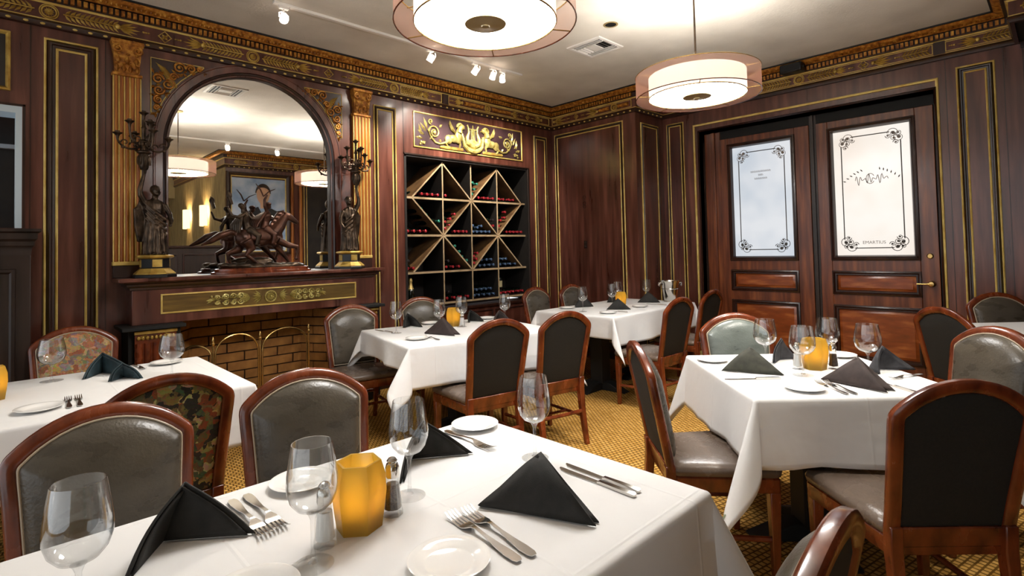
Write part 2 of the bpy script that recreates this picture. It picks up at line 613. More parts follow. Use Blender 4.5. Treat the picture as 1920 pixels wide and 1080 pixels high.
    def rosette(self, u, v, r, h, n0=0.0, petals=10):
        for i in range(petals):
            self.leaf(u, v, 2 * pi * i / petals, r, r * 0.55, h * .8, n0)
        self.ell((u, v, n0 + h * .3), (r * .3, r * .3, h), 8, 5)

    def ringm(self, u, v, r, rt, n0=0.0, seg=24):
        self.tube([(u + r * cos(2 * pi * i / seg), v + r * sin(2 * pi * i / seg), n0) for i in range(seg)], rt, 6, closed=True, up=(0, 0, 1))

    def spray(self, u0, u1, v, hh, h, n0=0.0):
        """herringbone laurel spray from u0 to u1 (leaves lean towards u1)"""
        d = 1 if u1 > u0 else -1
        L = abs(u1 - u0)
        n = max(4, int(L / 0.025))
        for i in range(n):
            u = u0 + d * L * (i + 0.3) / n
            for s in (1, -1):
                a = s * radians(48)
                self.leaf(u, v, a if d > 0 else pi - a, hh * 1.45, 0.020, h, n0)
        self.tube([(u0, v, n0 + h * .4), (u1, v, n0 + h * .4)], h * .35, 5)

    def palmette(self, u, v, d, ln, hh, h, n0=0.0):
        for k in (-2, -1, 0, 1, 2):
            a = radians(13 * k)
            self.leaf(u, v, a if d > 0 else pi - a, ln * (1 - .12 * abs(k)), hh * .36, h, n0)
        self.ell((u, v, n0 + h * .4), (hh * .24, hh * .28, h), 8, 5)
        for k in (1, 2, 3):
            self.ell((u + d * (ln + .016 * k), v, n0 + h * .2), (.010, .010 - .0015 * k, h * .7), 6, 4)

    def mesh(self, name, material, sharp=35):
        me = bpy.data.meshes.new(name)
        me.from_pydata(self.v, [], self.f)
        me.update()
        bm = bmesh.new()
        bm.from_mesh(me)
        bmesh.ops.recalc_face_normals(bm, faces=bm.faces)
        bm.to_mesh(me)
        bm.free()
        me.polygons.foreach_set('use_smooth', [True] * len(me.polygons))
        me.set_sharp_from_angle(angle=radians(sharp))
        mats = material if isinstance(material, (list, tuple)) else [material]
        for k in mats:
            me.materials.append(M[k] if isinstance(k, str) else k)
        return me

    def build(self, name, material, parent=None, loc=None, bevel=0.0, sharp=35, kind=None, label=None, seg=2):
        o = bpy.data.objects.new(name, self.mesh(name, material, sharp))
        COL.objects.link(o)
        if parent is not None:
            o.parent = parent
        if loc is not None:
            o.location = loc
        if bevel:
            b = o.modifiers.new('bevel', 'BEVEL')
            b.width = bevel
            b.segments = seg
            b.limit_method = 'ANGLE'
            b.angle_limit = radians(40)
        if kind:
            o['kind'] = kind
        if label:
            o['label'] = label
        return o


def frame_mtx(kind, off):
    """(u, v, n) -> world for the room's faces; n points into the room"""
    if kind == 'A':     # faces -y
        return Matrix(((1, 0, 0, 0), (0, 0, -1, off), (0, 1, 0, 0), (0, 0, 0, 1)))
    if kind == 'B':     # faces -x, u = -y
        return Matrix(((0, 0, -1, off), (-1, 0, 0, 0), (0, 1, 0, 0), (0, 0, 0, 1)))
    if kind == 'D':     # faces +y, u = -x
        return Matrix(((-1, 0, 0, 0), (0, 0, 1, off), (0, 1, 0, 0), (0, 0, 0, 1)))


def empty(name, loc=(0, 0, 0), rz=0.0):
    o = bpy.data.objects.new(name, None)
    COL.objects.link(o)
    o.location = loc
    o.rotation_euler = (0, 0, rz)
    o.empty_display_size = 0.1
    return o


def tag(o, label=None, cat=None, group=None, kind=None):
    if label:
        o['label'] = label
    if cat:
        o['category'] = cat
    if group:
        o['group'] = group
    if kind:
        o['kind'] = kind
    return o


_kids = {}


def children_of(o):
    return [c for c in COL.objects if c.parent == o]


def dup(root, kids, loc, rz, label=None, group=None):
    """copy a thing with its parts and sub-parts; kids = nested [(obj, [kids])]"""
    r = root.copy()
    COL.objects.link(r)
    r.location = loc
    r.rotation_euler = (0, 0, rz)
    if label:
        r['label'] = label
    if group:
        r['group'] = group

    def rec(lst, par):
        for o, sub in lst:
            c = o.copy()
            COL.objects.link(c)
            c.parent = par
            rec(sub, c)
    rec(kids, r)
    return r


def tree(o, pool):
    return [(c, tree(c, pool)) for c in pool if c.parent == o]


class Kind:
    """build one of a kind the first time, copy it afterwards"""
    def __init__(self, make):
        self.make, self.root, self.kids, self.used = make, None, None, False

    def place(self, loc, rz, label, group=None):
        if self.root is None:
            before = set(COL.objects)
            self.root = self.make()
            pool = [o for o in COL.objects if o not in before]
            self.kids = tree(self.root, pool)
        if not self.used:
            self.used = True
            self.root.location = loc
            self.root.rotation_euler = (0, 0, rz)
            self.root['label'] = label
            if group:
                self.root['group'] = group
            return self.root
        return dup(self.root, self.kids, loc, rz, label, group)


def remeshed(name, mb, voxel, material, parent=None, smooth=3, label=None):
    """fuse the overlapping solids of mb into one continuous surface"""
    me = mb.mesh(name, material)
    o = bpy.data.objects.new(name, me)
    COL.objects.link(o)
    r = o.modifiers.new('remesh', 'REMESH')
    r.mode = 'VOXEL'
    r.voxel_size = voxel
    if smooth:
        s = o.modifiers.new('smooth', 'SMOOTH')
        s.factor = 0.5
        s.iterations = smooth
    dg = bpy.context.evaluated_depsgraph_get()
    ev = o.evaluated_get(dg)
    m2 = bpy.data.meshes.new_from_object(ev)
    o.modifiers.clear()
    o.data = m2
    bpy.data.meshes.remove(me)
    m2.name = name
    m2.polygons.foreach_set('use_smooth', [True] * len(m2.polygons))
    if not m2.materials:
        m2.materials.append(M[material])
    if parent is not None:
        o.parent = parent
    if label:
        o['label'] = label
    return o


def sweep_plan(mb, path, prof, closed=False):
    """sweep a (offset, z) profile along a plan polyline; offset is measured to the right of travel"""
    n = len(path)
    rings = []
    for i, p in enumerate(path):
        p = Vector(p)
        dirs = []
        if i > 0 or closed:
            dirs.append((p - Vector(path[i - 1])).normalized())
        if i < n - 1 or closed:
            dirs.append((Vector(path[(i + 1) % n]) - p).normalized())
        nn = [Vector((d.y, -d.x)) for d in dirs]
        if len(nn) == 2:
            m = (nn[0] + nn[1])
            m = m / (1 + nn[0].dot(nn[1]))
        else:
            m = nn[0]
        rings.append([(p.x + m.x * d, p.y + m.y * d, z) for d, z in prof])
    mb.rings(rings, closed=False)
# ------------------------------------------------------------------ the room
YA, XB, XC, YR, ZC = 4.82, 6.063, 5.44, 3.494, 3.25
YD, XS, YBK = -0.72, 2.95, -5.0
WL = -1.9

mb = MB()
mb.box(-4, 6.6, -5.4, 5.6, -0.05, 0)
tag(mb.build('floor', 'carpet'), kind='structure')
mb = MB()
mb.box(-4, 6.6, -5.4, 5.6, ZC, ZC + 0.1)
tag(mb.build('ceiling', 'ceiling'), kind='structure')

FA, FB, FC, FR, FD, FS = (frame_mtx('A', YA), frame_mtx('B', XB), frame_mtx('B', XC), frame_mtx('A', YR), frame_mtx('D', YD), frame_mtx('B', XS))

# --- wall with the fireplace and the wine rack
ARX, ARR, ARZ = 1.614, 0.662, 2.238          # arch of the mirror: centre, radius, spring height
mb = MB()
mb.box(WL, -0.45, YA, YA + .2, 0, ZC)
mb.box(-0.45, 0.115, YA, YA + .2, 0, 1.585)
mb.box(-0.45, 0.115, YA, YA + .2, 2.40, ZC)
mb.box(0.115, 0.60, YA, YA + .2, 0, ZC)
mb.box(0.60, 0.985, YA, YA + .2, 0, 1.2)
mb.box(2.28, 2.70, YA, YA + .2, 0, 1.2)
mb.box(0.985, 2.28, YA, YA + .2, 0.90, 1.2)
mb.box(2.70, 3.09, YA, YA + .2, 0, ZC)
mb.box(3.09, 4.955, YA, YA + .2, 2.41, ZC)
mb.box(3.09, 4.955, YA, YA + .2, 0, 0.735)
mb.box(4.955, XC, YA, YA + .2, 0, ZC)
mb.m = FA
for s in (-1, 1):
    e = 0.60 if s < 0 else 2.70
    poly = [(e, 1.2), (ARX + s * ARR, 1.2)]
    poly += [(ARX + s * ARR * cos(a), ARZ + ARR * sin(a)) for a in [pi / 2 * i / 18 for i in range(19)]]
    poly += [(ARX, ZC), (e, ZC)]
    mb.prism(poly, -0.08, 0)
wall_back = tag(mb.build('wall_back', 'wall_wood'), kind='structure')

# closet block in the corner, door wall
mb = MB()
mb.box(XC, XB, YR, YA + .2, 0, ZC)
wall_closet = tag(mb.build('wall_closet', 'wall_wood'), kind='structure')
DY0, DY1, DZ = 0.765, 3.02, 2.735             # door opening
mb = MB()
mb.box(XB, XB + .2, DY1, YR + .1, 0, ZC)
mb.box(XB, XB + .2, DY0, DY1, DZ, ZC)
mb.box(XB, XB + .2, YD - .2, DY0, 0, ZC)
wall_right = tag(mb.build('wall_right', 'wall_wood'), kind='structure')
mb = MB()
mb.box(XB, XB + .3, -0.9, 3.6, 0, 0.02)
mb.box(XB + .28, XB + .3, -0.9, 3.6, 0, ZC)
mb.build('trim_5', 'dark_wood')['kind'] = 'structure'
# boxed soffit over the right end of the door wall
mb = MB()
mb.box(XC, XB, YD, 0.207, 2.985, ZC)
soff = tag(mb.build('beam_right', 'black_matte'), kind='structure')  # the soffit's shadow is put into the beam's black colour

# wall across the room (seen in the mirror) and the alcove wall with the sconces
mb = MB()
mb.box(XS, XB + .2, YD - .2, YD, 0, ZC)
mb.box(XS, XS + .2, YBK, YD - .2, 0, ZC)
wall_front = tag(mb.build('wall_front', 'wall_wood'), kind='structure')
mb = MB(FS)
mb.box(0.73, -YBK, 0.0, 2.98, 0, 0.012)
mb.build('wallpaper', 'wallpaper', wall_front)
mb = MB()
mb.box(WL - 2, XS + .2, YBK - .2, YBK, 0, ZC)
tag(mb.build('wall_far', 'wallpaper'), kind='structure')
mb = MB()
mb.box(1.3, 2.2, YBK, YBK + .06, 0.1, 2.6)
for i in range(9):
    mb.lathe([(0.06, 0.1), (0.055, 2.6)], 8, (1.35 + i * .1, YBK + .07, 0))
tag(mb.build('curtain', 'green_drape', sharp=60), 'green curtain hanging on the far wall, seen in the mirror', 'curtain')
mb = MB()
mb.box(2.0, XS, YBK + .0, YBK + .5, 2.72, ZC)
tag(mb.build('beam_far', 'cream'), kind='structure')

FIL = [(0, 0), (0.001, .010), (.008, .014), (.016, .010), (.018, 0)]


def panel(par, fm, u0, u1, v0, v1, gap=.06, field='wall_wood', lines='gilt_line', w=1.0):
    w *= .85
    mb = MB(fm)
    mb.frame(u0, u1, v0, v1, [(d * w, h) for d, h in FIL])
    mb.build('gilt_fillet', lines, par)
    mb = MB(fm)
    mb.frame(u0 + .018 * w, u1 - .018 * w, v0 + .018 * w, v1 - .018 * w,
             [(0, .002), (gap * .1, .010), (gap * .25, .022), (gap * .40, .020), (gap * .5, .008), (gap * .7, .006), (gap * .78, .002)])
    mb.build('panel_moulding', 'groove_wood', par)
    g = gap
    mb = MB(fm)
    mb.frame(u0 + g, u1 - g, v0 + g, v1 - g, [(d * 1.1 * w, h) for d, h in FIL])
    mb.build('gilt_fillet', lines, par)
    mb = MB(fm)
    mb.box(u0 + g + .012, u1 - g - .012, v0 + g + .012, v1 - g - .012, 0, .005)
    mb.build('panel', field, par)


panel(wall_back, FA, 0.222, 0.52, 0.2, 2.90, .062)
panel(wall_back, FA, 2.732, 2.992, 0.2, 2.87, .036, w=.8)
panel(wall_back, FA, 5.078, 5.325, 0.2, 2.862, .036, w=.8)
for u in (0.155, 0.562, 3.085):
    mb = MB(FA)
    mb.box(u - .003, u + .003, 0.1, 2.97, 0, .003)
    mb.build('panel_joint', 'groove_wood', wall_back)
panel(wall_closet, FC, -4.765, -3.665, 0.2, 2.90, .042, w=.9)
panel(wall_closet, FR, 5.545, 5.94, 0.2, 2.86, .032, w=.8)
panel(wall_right, FB, -3.44, -3.208, 0.2, 2.89, .06 * .55, w=.8)
panel(wall_right, FB, -0.62, -0.362, 0.2, 2.88, .052)
panel(wall_right, FB, -0.13, 0.60, 0.2, 2.88, .05)
for u in (-0.69, -0.31, -0.19):
    mb = MB(FB)
    mb.box(u - .003, u + .003, 0.1, 2.97, 0, .003)
    mb.build('panel_joint', 'groove_wood', wall_right)
# coat hook plate and buttons on the closet panel
mb = MB(FC)
mb.box(-4.30, -4.255, 1.36, 1.46, .004, .012)
mb.ell((-4.277, 1.435, .014), (.012, .012, .006), 8, 5)
mb.ell((-4.277, 1.385, .014), (.012, .012, .006), 8, 5)
pl = mb.build('call_plate', 'dark_wood', wall_closet)
mb = MB(FC)
for z in (2.02, 1.94, 1.90):
    mb.ringm(-4.28, z, .022, .003, .008, 14)
mb.build('carved_mark', 'groove_wood', wall_closet)

# gilt door case
mb = MB(FB)
mb.rings([[(-DY1 - d, 0, h), (-DY1 - d, DZ + d, h), (-DY0 + d, DZ + d, h), (-DY0 + d, 0, h)] for d, h in
          [(.010, 0), (.006, .02), (-.0, .028), (-.012, .012)]], closed=False)
casing = mb.build('door_casing', 'groove_wood', wall_right)
mb = MB(FB)
G0 = .066
mb.rings([[(-DY1 - G0 + d, 0, h), (-DY1 - G0 + d, DZ + G0 + .02 - d, h), (-DY0 + G0 - .042 - d, DZ + G0 + .02 - d, h), (-DY0 + G0 - .042 - d, 0, h)] for d, h in
          [(0, 0), (.002, .014), (.012, .018), (.022, .014), (.024, 0)]], closed=False)
mb.build('gilt_fillet', 'gilt_line', wall_right)
mb = MB(FB)
mb.rings([[(-DY1 + d, 0, h), (-DY1 + d, DZ - d, h), (-DY0 - d, DZ - d, h), (-DY0 - d, 0, h)] for d, h in
          [(0, 0), (0, -.10), (.03, -.10), (.03, -.2)]], closed=False)
mb.build('door_jamb', 'dark_wood', wall_right)

# baseboards
for nm, fm, a, b in (('baseboard_back', FA, 2.70, XC), ('baseboard_closet', FC, -YA, -YR), ('baseboard_right', FB, -DY0 + .06, 0.7), ('baseboard_left', FA, WL, 0.6)):
    mb = MB(fm)
    mb.box(a, b, 0, .16, 0, .02)
    mb.box(a, b, .16, .18, 0, .012)
    tag(mb.build(nm, 'groove_wood'), kind='structure')

# --- cornice
PATH = [(WL, YA), (XC, YA), (XC, YR), (XB, YR), (XB, 0.207), (XC, 0.207), (XC, YD), (XS, YD), (XS, YBK)]
cor = MB()
sweep_plan(cor, PATH, [(0, 2.968), (.026, 2.972), (.030, 2.984), (.040, 2.998), (.034, 3.010), (.028, 3.014)])
cornice = tag(cor.build('trim_1', 'groove_wood'), kind='structure')


def cpart(nm, m, prof):
    c = MB()
    sweep_plan(c, PATH, prof)
    return c.build(nm, m, cornice)


cpart('frieze_band', 'wall_wood', [(.028, 3.014), (.028, 3.135)])
cpart('gilt_fillet', 'gilt_line', [(.028, 3.016), (.033, 3.018), (.033, 3.022), (.028, 3.024)])
cpart('gilt_fillet', 'gilt_line', [(.028, 3.126), (.034, 3.128), (.036, 3.133), (.046, 3.137)])
cpart('dentil_band', 'groove_wood', [(.046, 3.137), (.050, 3.141), (.050, 3.192), (.080, 3.196)])
cpart('carved_ogee', 'carved_gold', [(.080, 3.196), (.088, 3.204), (.112, 3.212), (.128, 3.226), (.140, 3.238)])
cpart('crown_fillet', 'black_matte', [(.140, 3.238), (.155, 3.240), (.157, 3.25)])
# beam face under the soffit cornice is coloured black as shade, wall moulding carries on beneath it
mb = MB(FB)
mb.box(-0.2, 0.7, 2.93, 2.972, 0, .03)
mb.build('cornice_return', 'groove_wood', cornice)


def ornament_run(fm, u0, u1, beads=True):
    d = MB(fm)
    n = int((u1 - u0) / .036)
    for i in range(n):
        u = u0 + (i + .5) * (u1 - u0) / n
        d.box(u - .011, u + .011, 3.148, 3.188, .046, .072)
    d.build('dentils', 'carved_gold', cornice, kind='stuff')
    d = MB(fm)
    n = int((u1 - u0) / .030)
    for i in range(n):
        u = u0 + (i + .5) * (u1 - u0) / n
        d.leaf(u, 3.198, pi / 2, .036, .026, .012, .104)
    d.build('egg_and_leaf', 'carved_gold', cornice, kind='stuff')
    if beads:
        d = MB(fm)
        n = int((u1 - u0) / .085)
        for i in range(n):
            u = u0 + (i + .5) * (u1 - u0) / n
            d.ell((u, 2.984, .034), (.015, .009, .009), 7, 4)
        d.build('bead_row', 'gilt_line', cornice, kind='stuff')


ornament_run(FA, -1.2, XC - .04)
ornament_run(FC, -YA + .04, -YR)
ornament_run(FR, XC, XB - .04)
ornament_run(FB, -YR + .04, -.207, beads=False)
ornament_run(FC, -.20, .70, beads=False)
ornament_run(FD, -XC, -XS)

FV, FH, FN = 3.075, .040, .029


def frieze(fm, kind, u, u2=None, r=.05):
    mb = MB(fm)
    if kind == 'rosette':
        mb.rosette(u, FV, r * .62, .016, FN, 12)
        mb.ringm(u, FV, r * .78, .005, FN + .004, 20)
        mb.ringm(u, FV, r * 1.0, .004, FN + .003, 22)
        mb.build('frieze_rosette', 'gilt', cornice)
    elif kind == 'diamond':
        k = r * .95
        pr = [(0, 0), (.002, .008), (.007, .008), (.009, 0)]
        mb.rings([[(u + (k - d) * cos(a), FV + (k - d) * sin(a), FN + h) for a in (0, pi / 2, pi, 3 * pi / 2)] for d, h in pr])
        for a in range(4):
            mb.leaf(u, FV, a * pi / 2 + pi / 4, k * .6, k * .42, .012, FN)
        mb.build('frieze_diamond', 'gilt', cornice)
    elif kind == 'spray':
        mb.spray(u, u2, FV, FH, .014, FN)
        mb.build('laurel_spray', 'gilt', cornice)
    elif kind == 'palmette':
        mb.palmette(u, FV, 1 if u2 > u else -1, abs(u2 - u) - .06, FH * 1.8, .016, FN)
        mb.build('frieze_palmette', 'gilt', cornice)
    elif kind == 'rod':
        mb.tube([(u, FV, FN + .008), (u2, FV, FN + .008)], .022, 8)
        mb.build('frieze_rod', 'carved_gold', cornice)
    elif kind == 'block':
        mb.box(u - .04, u + .04, 3.018, 3.13, .026, .04)
        mb.build('frieze_block', 'groove_wood', cornice)
    elif kind == 'border':
        mb.frame(u, u2, 3.030, 3.122, [(0, .028), (.002, .034), (.006, .034), (.008, .028)])
        mb.build('gilt_fillet', 'gilt_line', cornice)


def half(fm, ur, ud):
    """rosette at ur, diamond at ud: laurel spray and palmette between them"""
    d = 1 if ud > ur else -1
    L = abs(ud - ur)
    frieze(fm, 'spray', ur + d * .075, ur + d * L * .56)
    frieze(fm, 'palmette', ur + d * L * .58, ur + d * (L - .075))


for ur in (0.247, 1.573, 2.964):
    frieze(FA, 'rosette', ur)
    half(FA, ur, ur - .66)
    if ur < 2.9:
        half(FA, ur, ur + .66)
        frieze(FA, 'diamond', ur + .68)
half(FA, 2.964, 3.56)
frieze(FA, 'border', 3.04, 3.575)
frieze(FA, 'block', 3.62)
frieze(FA, 'border', 3.665, 5.36)
frieze(FA, 'palmette', 3.86, 3.68)
frieze(FA, 'rod', 3.90, 4.17)
frieze(FA, 'rosette', 4.254, r=.044)
frieze(FA, 'rod', 4.33, 4.62)
frieze(FA, 'palmette', 4.66, 4.86)
frieze(FA, 'diamond', 4.945, r=.04)
frieze(FA, 'palmette', 5.20, 5.0)
frieze(FC, 'border', -4.78, -3.52)
frieze(FC, 'palmette', -4.74, -4.46)
frieze(FC, 'diamond', -4.36, r=.04)
frieze(FC, 'palmette', -4.02, -4.28)
frieze(FC, 'rod', -3.98, -3.84)
frieze(FC, 'rosette', -3.768, r=.045)
frieze(FC, 'rod', -3.70, -3.56)
frieze(FB, 'border', -3.10, -.765)
frieze(FB, 'border', -.68, -.23)
frieze(FB, 'block', -.72)
frieze(FB, 'rosette', -1.878)
half(FB, -1.878, -2.50)
half(FB, -1.878, -1.299)
frieze(FB, 'diamond', -1.299)
frieze(FB, 'palmette', -1.22, -1.0)
frieze(FB, 'spray', -1.0, -.80)
frieze(FB, 'palmette', -.46, -.66)
frieze(FB, 'spray', -.44, -.25)
frieze(FB, 'diamond', -2.56)
frieze(FC, 'spray', -.17, .55)
half(FD, -4.2, -4.8)
half(FD, -4.2, -3.6)
frieze(FD, 'rosette', -4.2)
frieze(FD, 'diamond', -3.52)
half(FD, -3.0, -3.46)

# --- double doors
def door_leaf(nm, y0, y1, glass, frost, right):
    """leaf between y0 (right edge seen from the room) and y1; set 70 mm into the wall"""
    g0, g1 = glass
    fm = frame_mtx('B', XB + .075)
    root = tag(empty(nm, (XB + .075, (y0 + y1) / 2, 0)), kind='structure')
    root.rotation_euler = (0, 0, 0)
    inv = Matrix.Translation((-(XB + .075), -(y0 + y1) / 2, 0))
    fm = inv @ fm
    a, b = -y1, -y0          # u range
    def P(nm, m, bev=.004):
        o = mbx.build(nm, m, root, bevel=bev)
        return o
    top = 2.60 if right else 2.575
    for u0, u1, name in ((a, -g1 - .045, 'stile'), (-g0 + .045, b, 'stile')):
        mbx = MB(fm)
        mbx.box(u0, u1, 0.01, 2.605, -.045, 0)
        P(name, 'door_wood')
    gu0, gu1 = -g1 - .045, -g0 + .045
    for v0, v1 in ((2.53, 2.605), (1.075, 1.185), (0.735, .845), (0.01, .20)):
        mbx = MB(fm)
        mbx.box(gu0, gu1, v0, v1, -.045, 0)
        P('rail', 'door_wood')
    # glazed light
    mbx = MB(fm)
    mbx.box(gu0 + .02, gu1 - .02, 1.21, 2.51, -.030, -.022)
    pane = mbx.build('glass_pane', frost, root)
    mbx = MB(fm)
    mbx.frame(gu0 - .006, gu1 + .006, 1.182, 2.535, [(0, 0), (.004, .024), (.018, .030), (.03, .018), (.04, .020), (.052, -.02)])
    P('glazing_moulding', 'groove_wood', 0)
    # raised panels
    for v0, v1 in ((.845, 1.075), (.20, .735)):
        mbx = MB(fm)
        mbx.frame(gu0 - .004, gu1 + .004, v0 - .004, v1 + .004, [(0, 0), (.003, .020), (.016, .026), (.028, .012), (.040, .012), (.046, -.018)])
        P('panel_moulding', 'groove_wood', 0)
        mbx = MB(fm)
        i = .055
        mbx.frame(gu0 + .03, gu1 - .03, v0 + .03, v1 - .03, [(0, -.022), (i - .02, -.006), (i - .016, -.002)])
        mbx.box(gu0 + .03 + i - .018, gu1 - .03 - i + .018, v0 + .03 + i - .018, v1 - .03 - i + .018, -.02, -.002)
        P('raised_panel', 'door_panel_wood', 0)
    # etched border
    e = MB(fm)
    L, Rr = -g1 + .065, -g0 - .065
    vb, vt = 1.30, 2.42
    lw = .0045
    n = -.0215
    for (x0, x1, z0, z1) in ((L + .09, Rr - .09, vb, vb + 2 * lw), (L + .09, Rr - .09, vt - 2 * lw, vt), (L, L + 2 * lw, vb + .09, vt - .09), (Rr - 2 * lw, Rr, vb + .09, vt - .09)):
        e.box(x0, x1, z0, z1, n, n + .002)
    e.build('etched_border', 'etch', pane)
    for cx, cz, sx, sz in ((L, vb, 1, 1), (Rr, vb, -1, 1), (L, vt, 1, -1), (Rr, vt, -1, -1)):
        e = MB(fm)
        for (dx, dz, r0, a0, sg) in [tuple(1.35 * q for q in t_[:3]) + t_[3:] for t_ in ((.012, .045, .036, pi / 2, 1), (.045, .012, .036, 0, -1), (.042, .05, .024, pi, 1), (.014, .014, .02, 0, 1), (.075, .03, .018, 0, 1), (.03, .08, .018, 0, -1))]:
            e.scroll(cx + sx * dx, cz + sz * dz, r0, 1.3, a0 if sx > 0 else pi - a0, sg * sx * sz, .0032, n, .25, 4)
        e.build('etched_scroll', 'etch' if cz < 2 else 'etch_faint', pane)
    return root, fm, pane, n


dR, fmR, paneR, nR = door_leaf('door_2', 0.80, 1.77, (0.984, 1.619), 'frost_right', True)
dL, fmL, paneL, nL = door_leaf('door_1', 1.84, 2.80, (2.027, 2.66), 'frost_left', False)


def text_obj(s, size, fm, u, v, n, material, parent, name='lettering', mirror=False):
    cu = bpy.data.curves.new(name, 'FONT')
    cu.body = s
    cu.size = size
    cu.align_x = 'CENTER'
    cu.extrude = .0004
    o = bpy.data.objects.new(name, cu)
    COL.objects.link(o)
    dg = bpy.context.evaluated_depsgraph_get()
    me = bpy.data.meshes.new_from_object(o.evaluated_get(dg))
    bpy.data.objects.remove(o)
    mm = fm @ Matrix.Translation((u, v, n))
    if mirror:
        mm = mm @ Matrix.Scale(-1, 4, (1, 0, 0))
    me.transform(mm)
    o = bpy.data.objects.new(name, me)
    COL.objects.link(o)
    me.materials.append(M[material])
    o.parent = parent
    return o


text_obj('EMARTIUS', .042, fmR, -1.30, 1.345, nR + .001, 'etch_faint', paneR)
# arched line of small letters and a script line below it, both illegible in the photograph
e = MB(fmR)
for i in range(16):
    if 6 <= i <= 9:
        continue
    t = (i - 7.5) / 7.5
    e.leaf(-1.30 + .215 * t, 2.07 - .10 * t * t, pi / 2 - t * .9 + .4, .034, .012, .001, nR)
e.build('arched_lettering', 'etch', paneR)
e = MB(fmR)
pts = [(-1.30 + .17 * (i / 60 - .5) * 2 * .8, 1.975 + .028 * sin(i * .8) * (1 + .9 * sin(i * .31)) + .012 * i / 60, nR) for i in range(61)]
e.tube(pts, .0028, 4)
e.tube([(-1.31 + .035 * cos(t), 1.985 + .05 * sin(t) , nR) for t in [.5 + .4 * k for k in range(14)]], .0028, 4)
e.build('script_lettering', 'etch_faint', paneR)
e = MB(fmL)
for v, k, w in ((2.185, 11, .020), (2.145, 3, .018), (2.105, 7, .020)):
    for i in range(k):
        u = -2.35 + (i - (k - 1) / 2) * w
        e.tube([(u - .005, v - .011, nL), (u - .005, v + .011, nL), (u + .005, v + .004, nL), (u + .005, v - .011, nL)], .0022, 4)
e.build('small_lettering', 'etch_faint', paneL)
# furniture of the right leaf
mb = MB(fmR)
c0 = MB()
c0.lathe([(0, 0), (.026, 0), (.026, .006), (.018, .012), (.018, .016), (0, .016)], 20)
for v_, nm in ((1.222, 'deadbolt'),):
    k = MB(fmR @ Matrix.Translation((-.867, v_, 0)))
    k.v, k.f = [], []
    k.add(c0.v, c0.f)
    k.build(nm, 'brass', dR)
k = MB(fmR @ Matrix.Translation((-.862, .968, 0)))
k.lathe([(0, 0), (.030, 0), (.030, .006), (.022, .03), (.026, .05), (.020, .058), (0, .06)], 20)
kn = k.build('door_knob', 'brass', dR)
k = MB(fmR)
k.tube([(-.862, .968, .05), (-.90, .967, .055), (-.97, .966, .05)], [.010, .008, .006], 8)
k.build('lever', 'brass', kn)
# meeting strip and hinge knuckles
k = MB(fmL)
k.box(-1.838, -1.772, .01, 2.70, -.05, -.02)
k.box(-1.815, -1.795, .01, 2.70, -.02, .006)
k.build('meeting_strip', 'dark_wood', wall_right).matrix_world = Matrix.Translation((XB + .075, (1.84 + 2.80) / 2, 0))
k = MB(fmL)
k.box(-2.99, -2.80, .01, 2.70, -.05, -.012)
k.box(-2.90, -2.86, .01, 2.70, -.012, .012)
k.build('door_post', 'door_wood', wall_right, bevel=.004).matrix_world = Matrix.Translation((XB + .075, (1.84 + 2.80) / 2, 0))
# black bar drawn as the shadow under the header, above the leaves
k = MB(FB)
k.box(-DY1, -DY0, 2.61, DZ, -.16, -.10)
k.build('transom_shade', 'black_matte', wall_right)
# ------------------------------------------------------------------ arched mirror over the mantel
mir = tag(empty('arched_mirror', (ARX, YA, 1.225)), 'tall arched mirror in a dark moulded wood frame above the mantel', 'mirror')
fl = frame_mtx('A', 0) @ Matrix.Translation((0, -1.225, 0)) @ Matrix.Translation((-ARX, 0, 0))
def arch_pts(r, z0, k=28):
    p = [(ARX - r, z0)]
    p += [(ARX - r * cos(pi * i / k), ARZ + r * sin(pi * i / k)) for i in range(k + 1)]
    p += [(ARX + r, z0)]
    return p
mb = MB(fl)
mb.prism(arch_pts(ARR - .002, 1.2252), -.06, -.04)
mb.build('mirror_glass', 'mirror', mir)
mb = MB(fl)
mb.rings([[(x, z, h) for x, z in arch_pts(ARR + d, 1.2252)] for d, h in
          [(-.004, -.04), (-.004, -.012), (.004, -.004), (.010, -.004), (.014, .004), (.026, .012), (.034, .008), (.036, 0)]], closed=False)
mb.build('inner_moulding', 'groove_wood', mir)
mb = MB(fl)
mb.rings([[(x, z, h) for x, z in arch_pts(ARR + d, 1.2252)] for d, h in
          [(.036, .0), (.037, .010), (.085, .012), (.090, .018), (.098, .018), (.102, .0)]], closed=False)
mb.build('archivolt', 'wall_wood', mir)

